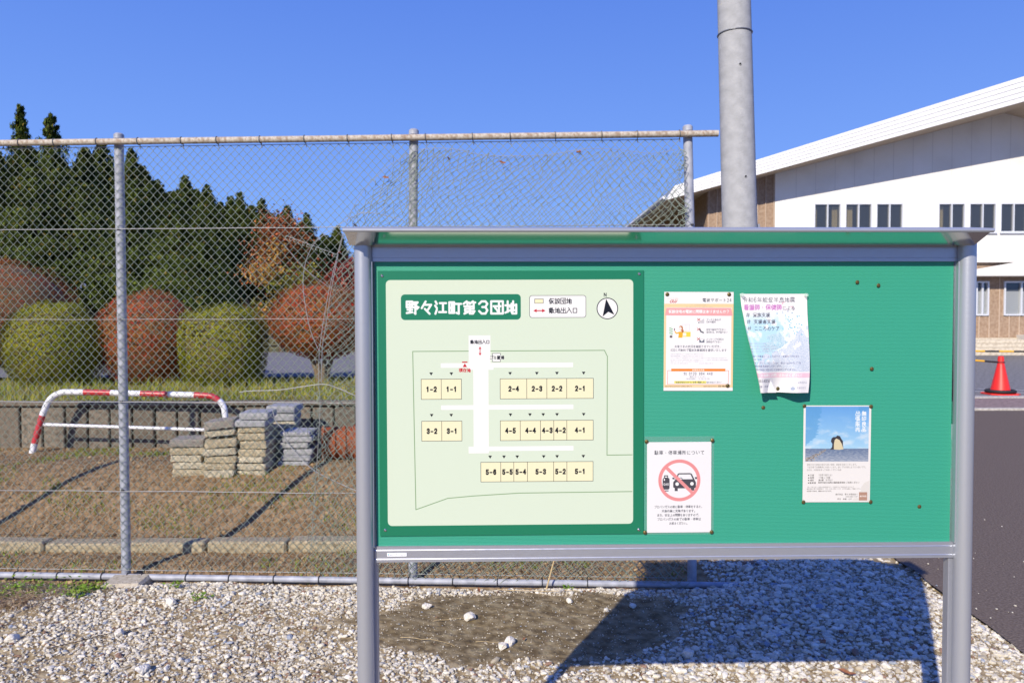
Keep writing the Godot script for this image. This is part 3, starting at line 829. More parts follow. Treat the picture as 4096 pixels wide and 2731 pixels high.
# ---------------------------------------------------------------- ground, roads, terrace
func setting() -> void:
	var soil := noise_tex(0.012, [[0.0, Color8(104, 88, 66)], [0.35, Color8(144, 127, 98)], [0.55, Color8(164, 147, 117)], [0.75, Color8(186, 170, 140)], [1.0, Color8(134, 127, 88)]], 1024, 6, 3)
	var clods := noise_tex(0.03, [], 512, 5, 9)
	var earth := world_tex(mat(Color.WHITE, 0.95), soil, 0.8, clods, 1.0)
	var m := Mb.new()
	m.grid(230, 110, func(a: float, b: float) -> Vector3:
		var x := lerpf(-12.0, 3.0, a)
		var z := lerpf(-7.95, -0.5, b) + 14.0 * smoothstep(0.9, 1.0, b)
		return Vector3(x, ground_y(x, z), z))
	m.coloured = true
	for i in m.v.size():
		var sandy := smoothstep(-5.02, -4.9, m.v[i].z - 0.048 * m.v[i].x + 0.06 * grain.get_noise_2d(m.v[i].x * 120.0, m.v[i].z * 120.0))
		var front: float = max(sandy, smoothstep(1.3, 2.0, m.v[i].x))
		m.c[i] = Color(0.84, 0.72, 0.62).lerp(Color(0.98, 0.97, 0.92).lerp(Color(0.60, 0.60, 0.56), dirt(m.v[i].x, m.v[i].z)), front)
	earth.vertex_color_use_as_albedo = true
	kind(put("ground", m, earth), "structure")
	var far_soil := mat(Color.WHITE, 0.95)
	world_tex(far_soil, noise_tex(0.01, [[0.0, Color8(88, 92, 58)], [0.5, Color8(122, 116, 84)], [1.0, Color8(140, 132, 104)]], 512, 5, 31), 0.12)
	m = Mb.new()
	m.quad(Vector3(-400, -0.12, -500), Vector3(400, -0.12, -500), Vector3(400, -0.12, 60), Vector3(-400, -0.12, 60), Vector3.UP)
	kind(put("land", m, far_soil), "structure")
	# the strip of bare ground that runs on between the terrace and the drive
	m = Mb.new()
	m.grid(24, 60, func(a: float, b: float) -> Vector3:
		var x := lerpf(1.1, 4.2, a)
		var z := lerpf(-16.5, -7.94, b)
		return Vector3(x, (ground_y(x, -7.94) if b > 0.98 else 0.86 * (1.0 - smoothstep(1.15, 2.2, x)) - 0.02 + 0.012 * grain.get_noise_2d(x * 60.0, z * 60.0)), z))
	kind(put("ground", m, world_tex(mat(Color.WHITE, 0.95), soil, 0.8, clods, 1.0)), "structure")
	# dark asphalt of the drive on the right, its edge crumbling into the gravel
	var tar := world_tex(mat(Color.WHITE, 0.9), noise_tex(0.05, [[0.0, Color8(84, 74, 67)], [0.45, Color8(106, 95, 86)], [0.7, Color8(116, 105, 96)], [0.93, Color8(130, 119, 109)], [1.0, Color8(166, 157, 148)]], 1024, 5, 12), 0.9, noise_tex(0.12, [], 512, 3, 5), 0.5)
	m = Mb.new()
	m.grid(16, 120, func(a: float, b: float) -> Vector3:
		var z := lerpf(-14.25, 13.0, b)
		var left := 2.62 - 0.085 * (z + 3.2) * (1.0 if z > -6.0 else 1.0) + 0.05 * grain.get_noise_2d(z * 120.0, 4.0) + 0.02 * grain.get_noise_2d(z * 700.0, 40.0)
		return Vector3(lerpf(left, 60.0, a * a), -0.004 + 0.012 * smoothstep(0.0, 0.05, a), z))
	kind(put("road", m, tar), "structure")
	var pave := func(called: String, z0: float, z1: float, y: float, c: Array, seed_: int, x0 := 2.0, x1 := 90.0) -> void:
		var q := Mb.new()
		q.quad(Vector3(x0, y, z0), Vector3(x1, y, z0), Vector3(x1, y, z1), Vector3(x0, y, z1), Vector3.UP)
		kind(put(called, q, world_tex(mat(Color.WHITE, 0.9), noise_tex(0.03, c, 512, 5, seed_), 0.5)), "structure")
	pave.call("pavement", -16.6, -14.25, 0.002, [[0.0, Color8(118, 102, 98)], [0.5, Color8(142, 124, 119)], [1.0, Color8(160, 144, 138)]], 21)
	pave.call("parking_ground", -37.0, -16.6, -0.006, [[0.0, Color8(98, 98, 98)], [0.5, Color8(124, 124, 125)], [0.9, Color8(140, 140, 140)], [1.0, Color8(162, 160, 158)]], 22)
	var pale := world_tex(mat(Color.WHITE, 0.85), noise_tex(0.02, [[0.0, Color8(140, 136, 128)], [0.5, Color8(176, 172, 164)], [1.0, Color8(196, 192, 186)]], 512, 5, 23), 1.2)
	m = Mb.new()
	m.box(Vector3(46, 0.02, -14.3), Vector3(88, 0.06, 0.13), 0.01)
	kind(put("kerb", m, pale), "structure")
	m = Mb.new()
	m.box(Vector3(46, 0.0, -16.7), Vector3(88, 0.05, 0.35), 0.01)
	kind(put("kerb", m, pale), "structure")
	# worn white parking lines behind the cone
	var worn := world_tex(mat(Color.WHITE, 0.85), noise_tex(0.06, [[0.0, Color8(120, 120, 120)], [0.4, Color8(150, 150, 150)], [0.6, Color8(196, 196, 194)], [1.0, Color8(214, 214, 212)]], 512, 4, 24), 1.5)
	for q in [[Vector2(9.0, -19.4), Vector2(13.6, -16.95)], [Vector2(10.2, -19.6), Vector2(15.2, -17.1)]]:
		m = Mb.new()
		var d: Vector2 = (q[1] - q[0]).normalized().orthogonal() * 0.07
		m.quad(Vector3(q[0].x - d.x, -0.002, q[0].y - d.y), Vector3(q[1].x - d.x, -0.002, q[1].y - d.y), Vector3(q[1].x + d.x, -0.002, q[1].y + d.y), Vector3(q[0].x + d.x, -0.002, q[0].y + d.y), Vector3.UP)
		kind(put("road_marking", m, worn), "structure")
	# the raised ground behind the retaining wall, with a strip of verge and a grey road
	m = Mb.new()
	m.grid(160, 40, func(a: float, b: float) -> Vector3:
		var x := lerpf(-40.0, 1.2, a)
		var z := lerpf(-40.0, -7.93, b)
		return Vector3(x, 0.86 + 0.03 * grain.get_noise_2d(x * 40.0, z * 40.0) + 0.05 * smoothstep(-8.2, -9.2, z), z))
	kind(put("terrace_ground", m, world_tex(mat(Color.WHITE, 0.95), noise_tex(0.012, [[0.0, Color8(84, 80, 44)], [0.5, Color8(118, 112, 66)], [1.0, Color8(142, 128, 88)]], 512, 5, 44), 0.6)), "structure")
	m = Mb.new()
	m.quad(Vector3(-40, 0.95, -19), Vector3(1.2, 0.95, -19), Vector3(1.2, 0.95, -10.6), Vector3(-40, 0.95, -10.6), Vector3.UP)
	kind(put("road", m, world_tex(mat(Color.WHITE, 0.9), noise_tex(0.03, [[0.0, Color8(104, 104, 105)], [0.5, Color8(122, 121, 123)], [1.0, Color8(136, 135, 136)]], 512, 5, 45), 0.6)), "structure")
	# the wooded hill
	m = Mb.new()
	m.grid(40, 40, func(a: float, b: float) -> Vector3:
		var z := lerpf(-130.0, -24.0, b)
		var x := lerpf(-120.0, -2.0, a)
		return Vector3(x, hill_y(x, z), z))
	kind(put("hill", m, mat(Color8(98, 82, 58), 1.0)), "structure")

func hill_y(x: float, z: float) -> float:
	return 0.8 + 9.0 * smoothstep(-6.0, -70.0, x) * smoothstep(-24.0, -60.0, z) + 0.5 * grain.get_noise_2d(x * 6.0, z * 6.0)

# ---------------------------------------------------------------- wall of concrete boards behind the fence
func concrete(seed_: int, dark: Color, light: Color, scale := 1.5, bump := 0.4) -> StandardMaterial3D:
	var mid := dark.lerp(light, 0.6)
	return world_tex(mat(Color.WHITE, 0.92), noise_tex(0.02, [[0.0, dark], [0.4, mid], [0.7, light], [1.0, mid]], 512, 6, seed_), scale, noise_tex(0.06, [], 512, 4, seed_ + 1), bump)

func retaining_wall() -> void:
	var mats := []
	for k in 3:
		mats.append(concrete(60 + k * 3, Color8(84, 76, 66), [Color8(132, 124, 112), Color8(120, 111, 99), Color8(140, 130, 116)][k]))
	var w := thing("retaining_wall", "low retaining wall of weathered upright concrete boards holding up the grassy verge", "wall", Transform3D(Basis.IDENTITY, Vector3(0, 0, -7.9)))
	var m := Mb.new()
	m.box(Vector3(-4.6, 0.6, -0.06), Vector3(11.4, 0.56, 0.05))
	put("backing", m, mat(Color8(58, 52, 46), 0.95), w)
	for k in 46:
		m = Mb.new()
		m.box(Vector3.ZERO, Vector3(0.214, 0.5, 0.06), 0.008)
		var x := -9.8 + 0.2365 * k
		put("board", m, mats[k % 3], w, Transform3D(Basis.from_euler(Vector3(rng.randf_range(-0.02, 0.02), rng.randf_range(-0.03, 0.03), rng.randf_range(-0.008, 0.008))), Vector3(x, 0.59 + rng.randf_range(-0.008, 0.008), rng.randf_range(-0.006, 0.006))))
	for k in 8:
		m = Mb.new()
		m.box(Vector3.ZERO, Vector3(1.41, 0.05, 0.13), 0.012)
		put("capping", m, mats[(k + 1) % 3], w, Transform3D(Basis.IDENTITY, Vector3(-9.4 + 1.42 * k, 0.875 + rng.randf_range(-0.006, 0.006), 0.0)))
	# half-buried kerb stones in a row behind the fence
	var ks := concrete(75, Color8(122, 110, 88), Color8(178, 166, 140), 2.0)
	var row := thing("kerb_row", "row of half-buried concrete kerb stones crossing the bare soil behind the fence", "kerb", Transform3D(Basis.IDENTITY, Vector3(0, 0, -5.68)))
	for k in 17:
		var x := -8.13 + 0.612 * k
		m = Mb.new()
		m.box(Vector3.ZERO, Vector3(0.592, 0.2, 0.15), 0.014)
		put("kerb_stone", m, ks, row, Transform3D(Basis.from_euler(Vector3(rng.randf_range(-0.03, 0.03), rng.randf_range(-0.02, 0.02), rng.randf_range(-0.01, 0.01))), Vector3(x, -0.02 + rng.randf_range(-0.012, 0.012), rng.randf_range(-0.015, 0.015))))

# ---------------------------------------------------------------- foliage
func leaf(m: Mb, p: Vector3, out: Vector3, size: float, wide: float) -> void:
	var nr := (out + Vector3(rng.randfn(), rng.randfn(), rng.randfn()) * 0.55).normalized()
	var a := nr.cross(Vector3(rng.randfn(), rng.randfn(), rng.randfn())).normalized()
	var b := nr.cross(a) * wide
	m.quad(p - a * size, p + b * size * 0.5, p + a * size, p - b * size * 0.5, nr)

func clipped_shrub(called: String, label: String, at: Vector3, rx: float, rz: float, h: float, lift: float, flat: float, tints: Array, seed_: int, leaves: int, full := true) -> void:
	rng.seed = seed_
	var t := thing(called, label, "shrub", Transform3D(Basis.IDENTITY, at), "clipped shrubs along the verge")
	var lump := FastNoiseLite.new()
	lump.seed = seed_
	lump.frequency = 0.9
	var shape := func(dir: Vector3) -> Vector3:
		var q := Vector3(signf(dir.x) * pow(absf(dir.x), flat), signf(dir.y) * pow(absf(dir.y), flat), signf(dir.z) * pow(absf(dir.z), flat))
		q = q.normalized() * (1.0 if flat == 1.0 else lerpf(1.0, 1.0 / max(q.normalized().abs().x, max(q.normalized().abs().y, q.normalized().abs().z)), 0.35))
		if full and q.y < 0.0:
			var flat_out := Vector2(q.x, q.z)
			flat_out = flat_out.normalized() * lerpf(flat_out.length(), 1.0, 0.5)
			q = Vector3(flat_out.x, q.y, flat_out.y)
		var w := 1.0 + 0.09 * lump.get_noise_3dv(q * 2.0) + 0.05 * lump.get_noise_3dv(q * 6.0)
		return Vector3(q.x * rx, lift + (h - lift) * (0.5 + 0.5 * q.y), q.z * rz) * Vector3(w, w, w)
	var core := Mb.new()
	core.grid(22, 14, func(a: float, b: float) -> Vector3:
		var th := TAU * a
		var ph := PI * b
		var p: Vector3 = shape.call(Vector3(sin(ph) * cos(th), cos(ph), sin(ph) * sin(th)))
		return Vector3(0, (lift + h) / 2.0, 0).lerp(p, 0.86))
	put("twigs", core, mat(Color8(104, 88, 64), 1.0), t)
	var st := Mb.new()
	for k in 5:
		var a := rng.randf() * TAU
		st.tube(PackedVector3Array([Vector3(cos(a) * 0.04, -0.06, sin(a) * 0.04), Vector3(cos(a) * 0.08, lift * 0.5, sin(a) * 0.08), Vector3(cos(a) * rx * 0.4, lift + (h - lift) * 0.4, sin(a) * rz * 0.4)]), 0.045, 6, true, 0.02)
	put("stem", st, mat(Color8(120, 104, 84), 0.9), t)
	var m := Mb.new()
	m.coloured = true
	for k in leaves:
		var dir := Vector3(rng.randfn(), rng.randfn(), rng.randfn()).normalized()
		var p: Vector3 = shape.call(dir)
		var mid := Vector3(0, (lift + h) / 2.0, 0)
		var depth := rng.randf()
		p = mid.lerp(p, 1.0 - 0.16 * depth * depth + (0.05 if rng.randf() < 0.04 else 0.0) * rng.randf())
		var zone := 0.5 + 0.5 * lump.get_noise_3dv(p * 3.0 + Vector3.ONE * 9.0)
		var c: Color = tints[0].lerp(tints[1], clampf(zone * 1.3 - 0.15 + rng.randfn() * 0.22, 0.0, 1.0))
		if rng.randf() < 0.16:
			c = tints[2]
		m.colour = (c * rng.randf_range(0.84, 1.14)).srgb_to_linear()
		leaf(m, p, (p - mid).normalized() * 2.4, rng.randf_range(0.009, 0.0165), 1.1)
	var lm := tinted(0.55)
	lm.backlight_enabled = true
	lm.backlight = Color(0.12, 0.12, 0.1)
	kind(put("foliage", m, lm, t), "stuff")

func grass_blade() -> ArrayMesh:
	var m := Mb.new()
	m.tri(Vector3(-0.5, 0, 0), Vector3(0.5, 0, 0), Vector3(0.25, 0.55, 0.12), Vector3.BACK)
	m.tri(Vector3(-0.5, 0, 0), Vector3(0.25, 0.55, 0.12), Vector3(-0.2, 0.55, 0.12), Vector3.BACK)
	m.tri(Vector3(-0.2, 0.55, 0.12), Vector3(0.25, 0.55, 0.12), Vector3(0.1, 1.0, 0.42), Vector3.BACK)
	return m.mesh()

func plants_beyond() -> void:
	var red := [Color8(150, 70, 46), Color8(138, 104, 48), Color8(172, 60, 48)]
	var lime := [Color8(112, 118, 30), Color8(142, 136, 42), Color8(94, 104, 28)]
	clipped_shrub("clipped_shrub", "big red-leaved clipped shrub cut off by the left edge, behind the first green one", Vector3(-9.15, 0.9, -13.2), 1.42, 1.2, 1.95, 0.1, 1.0, red, 101, 40000)
	clipped_shrub("clipped_shrub", "yellow-green domed clipped shrub farthest left, above the left end of the red-and-white barrier", Vector3(-5.95, 0.88, -9.75), 0.63, 0.55, 1.14, 0.0, 1.0, lime, 102, 30000)
	clipped_shrub("clipped_shrub", "red-leaved domed shrub between the two yellow-green shrubs", Vector3(-4.95, 0.88, -10.2), 0.69, 0.6, 1.28, 0.02, 1.0, red, 103, 30000)
	clipped_shrub("clipped_shrub", "yellow-green block-shaped clipped shrub above the right end of the barrier", Vector3(-3.775, 0.88, -9.8), 0.55, 0.5, 1.08, 0.0, 0.85, lime, 104, 27000)
	clipped_shrub("clipped_shrub", "rounded red shrub on a single bare trunk, next to the board's left post", Vector3(-2.56, 0.9, -10.1), 0.70, 0.62, 1.36, 0.32, 1.0, red, 105, 30000, false)
	# verge
	var where := []
	var tint := []
	rng.seed = 21
	for k in 15000:
		var x := rng.randf_range(-12.0, 1.0)
		var z := -7.98 - absf(rng.randfn()) * 1.1
		if grain.get_noise_2d(x * 80.0, z * 80.0) < -0.28:
			continue
		var hgt := rng.randf_range(0.05, 0.15) * (1.6 if rng.randf() < 0.06 else 1.0)
		where.append(Transform3D(Basis.from_euler(Vector3(rng.randf_range(-0.3, 0.5), rng.randf() * TAU, 0)).scaled_local(Vector3(0.008, hgt, hgt)), Vector3(x, 0.87 + 0.05 * smoothstep(-8.2, -9.2, z), z)))
		tint.append((Color8(128, 146, 48).lerp(Color8(176, 160, 92), clampf(rng.randf() * 1.2 - 0.2, 0, 1))).srgb_to_linear())
	var gm := tinted(0.7)
	gm.backlight_enabled = true
	gm.backlight = Color(0.35, 0.35, 0.3)
	tag(many("verge_grass", grass_blade(), gm, where, tint), "strip of yellowing grass on top of the retaining wall", "grass")
	# dry stalks and small weeds on the bare soil behind the fence
	where = []
	tint = []
	for k in 42000:
		var x := rng.randf_range(-7.5, 1.2)
		var z := rng.randf_range(-7.8, -5.05)
		var v := grain.get_noise_2d(x * 50.0 + 300.0, z * 50.0)
		var green := v > 0.24 and rng.randf() < 0.75
		if not green and rng.randf() < 0.35:
			continue
		var s := rng.randf_range(0.012, 0.04) if green else rng.randf_range(0.025, 0.10)
		var b := Basis.from_euler(Vector3(rng.randf_range(-0.5, 0.5) if green else PI * 0.5 + rng.randf_range(-0.25, 0.0), 0, 0))
		where.append(Transform3D(Basis(Vector3.UP, rng.randf() * TAU) * b.scaled_local(Vector3(0.009 if green else 0.006, s, s)), Vector3(x, ground_y(x, z) + 0.006, z)))
		tint.append((Color8(96, 124, 40).lerp(Color8(140, 150, 70), rng.randf()) if green else Color8(120, 94, 64).lerp(Color8(206, 186, 146), pow(rng.randf(), 1.5))).srgb_to_linear())
	var lumps := []
	var earthy := []
	for k in 15000:
		var x := rng.randf_range(-7.5, 1.2)
		var z := rng.randf_range(-7.8, -5.05)
		var s := rng.randf_range(0.004, 0.012) * (1.0 + 1.4 * pow(rng.randf(), 8.0))
		lumps.append(Transform3D(Basis.from_euler(Vector3(rng.randf() * 6.0, rng.randf() * 6.0, 0)).scaled(Vector3.ONE * s), Vector3(x, ground_y(x, z) + 0.2 * s, z)))
		earthy.append((Color8(126, 106, 78).lerp(Color8(168, 146, 112), rng.randf())).srgb_to_linear())
	tag(many("soil_clods", stone(520, 0.74), tinted(0.95), lumps, earthy), "clods of brown earth lying on the soil behind the fence", "soil")
	tag(many("dry_grass", grass_blade(), gm, where, tint), "dry stalks and sprouting weeds littering the brown soil behind the fence", "grass")

func crown_mesh(seed_: int, h: float, r: float, leaves: int, tints: Array, bare: float) -> ArrayMesh:
	# a cedar's crown: boughs in whorls, each hung with sprays
	rng.seed = seed_
	var m := Mb.new()
	m.coloured = true
	var boughs := 95
	for k in boughs:
		var t := pow(float(k) / boughs, 0.9)
		var y := lerpf(h * bare, h * 0.985, t)
		var a := k * 2.399 + rng.randfn() * 0.3
		var reach := (r * (pow(1.0 - t, 0.72) * (1.0 - 0.45 * t * t)) * rng.randf_range(0.62, 1.12) + 0.12)
		var tone := rng.randf()
		for j in leaves / boughs:
			var s := sqrt(rng.randf())
			var q := Vector3(cos(a), 0, sin(a)) * reach * s
			var spread := 0.10 * (1.0 - 0.7 * t) + 0.22 * reach * s * (1.15 - s * 0.6)
			q += Vector3(rng.randfn(), rng.randfn() * 0.7, rng.randfn()) * spread
			q.y += y + 0.16 * reach * s * s - 0.1 * reach
			var c: Color = tints[0].lerp(tints[1], clampf(tone + rng.randfn() * 0.2, 0, 1))
			if rng.randf() < 0.05:
				c = tints[2]
			m.colour = (c * rng.randf_range(0.75, 1.25)).srgb_to_linear()
			var out := (Vector3(q.x, 0.25 * reach, q.z)).normalized()
			var nr := (out + Vector3(rng.randfn(), rng.randfn(), rng.randfn()) * 0.6).normalized()
			var e := nr.cross(Vector3(rng.randfn(), rng.randfn(), rng.randfn())).normalized()
			var f := nr.cross(e)
			var size := rng.randf_range(0.05, 0.125) * (0.7 + 0.35 * (1.0 - t))
			m.tri(q - e * size, q + e * size, q + f * size * 1.7 + Vector3(0, 0.05, 0), nr)
	return m.mesh()

func forest() -> void:
	var cedar := [Color8(42, 52, 22), Color8(80, 92, 36), Color8(106, 92, 42)]
	var shapes := []
	for k in 4:
		shapes.append(crown_mesh(300 + k, 10.0, [3.1, 2.7, 3.5, 3.2][k], 15000, cedar, [0.16, 0.2, 0.14, 0.24][k]))
	var lm := tinted(0.7)
	lm.backlight_enabled = true
	lm.backlight = Color(0.06, 0.06, 0.05)
	var bark := mat(Color8(62, 46, 36), 0.95)
	var trunk := Mb.new()
	trunk.tube(PackedVector3Array([Vector3(0, -0.8, 0), Vector3(0.04, 3, 0.03), Vector3(0, 6.5, 0), Vector3(0, 9.8, 0)]), 0.2, 8, true, 0.02)
	var trunk_mesh := trunk.mesh()
	rng.seed = 77
	# the edge trees whose tips stand against the sky: x, z, height of the tip
	var edge := [[-27.4, -38.0, 12.4, "dark cedar at the left edge of the picture", 0.75], [-26.0, -40.0, 13.3, "tallest cedar, its thin tip far above the fence rail on the left", 0.62], [-24.4, -40.0, 12.8, "cedar with a broad tip, right of the tallest one above the fence rail", 0.72],
		[-24.0, -42.5, 11.6, "cedar just left of the first fence post", 0.9], [-25.0, -46.0, 12.9, "cedar just right of the first fence post", 0.85], [-25.2, -50.0, 13.3, "cedar two tips right of the first fence post", 0.8], [-27.5, -56.0, 13.4, "rounded cedar in the middle of the sloping treeline", 1.0],
		[-26.0, -60.0, 13.4, "cedar above the middle of the fence bay, on the sloping treeline", 0.9], [-26.3, -65.0, 13.6, "cedar beyond the middle of the fence bay, paler green", 0.9], [-25.3, -70.0, 13.8, "cedar above the red maple", 0.9], [-24.9, -75.0, 14.0, "cedar on the treeline right of the maple's tip", 0.9],
		[-23.9, -80.0, 14.1, "small far cedar near the right end of the treeline", 0.9], [-22.9, -84.0, 13.9, "far cedar, last but one on the treeline", 0.9], [-20.8, -90.0, 13.2, "last cedar of the treeline, at the corner of the board's roof", 1.0]]
	var n := 0
	for e in edge:
		cedar_tree(e[0], e[1], e[2], e[3], shapes[n % 4], trunk_mesh, lm, bark, e[4])
		n += 1
	# bushy crowns that close the treeline between the tips: bearing and height of its outline, as slopes seen from the road
	var skyline := [V2(-0.683, 0.236), V2(-0.606, 0.232), V2(-0.583, 0.208), V2(-0.559, 0.221), V2(-0.533, 0.214), V2(-0.498, 0.212), V2(-0.483, 0.196), V2(-0.457, 0.179), V2(-0.434, 0.183), V2(-0.406, 0.173), V2(-0.360, 0.163), V2(-0.314, 0.149), V2(-0.281, 0.135), V2(-0.265, 0.118), V2(-0.253, 0.114), V2(-0.234, 0.126)]
	for k in 52:
		var q := lerpf(0.0, skyline.size() - 1.0, k / 51.0)
		var s: Vector2 = skyline[int(q)].lerp(skyline[mini(int(q) + 1, skyline.size() - 1)], q - int(q))
		var z := lerpf(44.0, 90.0, k / 51.0) + rng.randf_range(-1.5, 1.5)
		cedar_tree(s.x * z, -z, 1.747 + (s.y + rng.randf_range(-0.012, 0.001)) * z, "broad tree filling the treeline between the pointed cedar tips", shapes[k % 4], trunk_mesh, lm, bark, 1.15)
	for k in 80:
		# trees inside the wood, in front of and behind those
		var z := rng.randf_range(-33.0, -84.0)
		var line := lerpf(-25.3, -22.0, clampf((-z - 40.0) / 48.0, 0, 1))
		var x := line * (-z / lerpf(40.0, 88.0, clampf((-z - 40.0) / 48.0, 0, 1))) if z > -40.0 else line - rng.randf_range(0.5, 22.0)
		if z > -40.0:
			x = rng.randf_range(-27.0, -15.5) * (-z / 40.0)
		var tip := lerpf(9.3, 12.4, clampf((-z - 33.0) / 50.0, 0, 1)) + rng.randf_range(-1.0, 0.7)
		if z > -40.0:
			tip = lerpf(10.0, 6.4, clampf((x * 40.0 / -z + 27.0) / 12.0, 0, 1)) + rng.randf_range(-0.6, 0.3)
		cedar_tree(x, z, tip, "dark cedar inside the wood, merging with its neighbours", shapes[n % 4], trunk_mesh, lm, bark, 1.15)
		n += 1
	autumn_tree("maple_tree", "autumn tree turning red and orange in front of the dark wood", Vector3(-6.15, 0.9, -20.0), 3.6, 1.5, [Color8(146, 80, 56), Color8(152, 118, 58), Color8(112, 120, 50)], 401)
	autumn_tree("maple_tree", "smaller deep red autumn tree beside the board's left post, right of the orange one", Vector3(-4.35, 0.9, -20.6), 2.5, 1.1, [Color8(122, 50, 48), Color8(142, 66, 50), Color8(104, 74, 44)], 402)

func cedar_tree(x: float, z: float, tip: float, label: String, crown: ArrayMesh, trunk: ArrayMesh, lm: Material, bark: Material, wide := 1.0) -> void:
	var y := hill_y(x, z) - 0.1
	var s := (tip - y) / 10.0
	var t := thing("cedar_tree", label, "tree", Transform3D(Basis(Vector3.UP, rng.randf() * TAU).scaled(Vector3(s * wide * rng.randf_range(0.85, 1.05), s, s * wide * rng.randf_range(0.85, 1.05))), Vector3(x, y, z)), "cedars on the hillside")
	put("crown", crown, lm, t)
	put("trunk", trunk, bark, t)

func autumn_tree(called: String, label: String, at: Vector3, h: float, r: float, tints: Array, seed_: int) -> void:
	rng.seed = seed_
	var t := thing(called, label, "tree", Transform3D(Basis.IDENTITY, at))
	var wood := Mb.new()
	wood.tube(PackedVector3Array([Vector3(0, -0.1, 0), Vector3(0.05, h * 0.4, 0), Vector3(-0.05, h * 0.9, 0.05)]), 0.09, 7, true, 0.02)
	var m := Mb.new()
	m.coloured = true
	for k in 34:
		var f := rng.randf()
		var y := h * lerpf(0.2, 0.97, f)
		var a := rng.randf() * TAU
		var reach := r * rng.randf_range(0.3, 1.0) * (1.0 - 0.75 * f * f)
		var c0 := Vector3(cos(a) * reach, y, sin(a) * reach)
		wood.tube(PackedVector3Array([Vector3(0, y - 0.35 * reach - 0.1, 0), c0 * 0.6 + Vector3(0, y * 0.4 - 0.05, 0), c0]), 0.03, 5, false, 0.008)
		var tone: Color = tints[k % 3] if f < 0.75 else tints[0]
		for j in 260:
			var p := c0 + Vector3(rng.randfn(), rng.randfn() * 0.75, rng.randfn()) * 0.24
			m.colour = (tone.lerp(tints[1], rng.randf() * 0.5) * rng.randf_range(0.65, 1.25)).srgb_to_linear()
			leaf(m, p, (p - Vector3(0, h * 0.5, 0)).normalized(), rng.randf_range(0.03, 0.055), 1.2)
	put("trunk", wood, mat(Color8(96, 78, 62), 0.9), t)
	var lm := tinted(0.6)
	lm.backlight_enabled = true
	lm.backlight = Color(0.35, 0.3, 0.25)
	kind(put("crown", m, lm, t), "stuff")

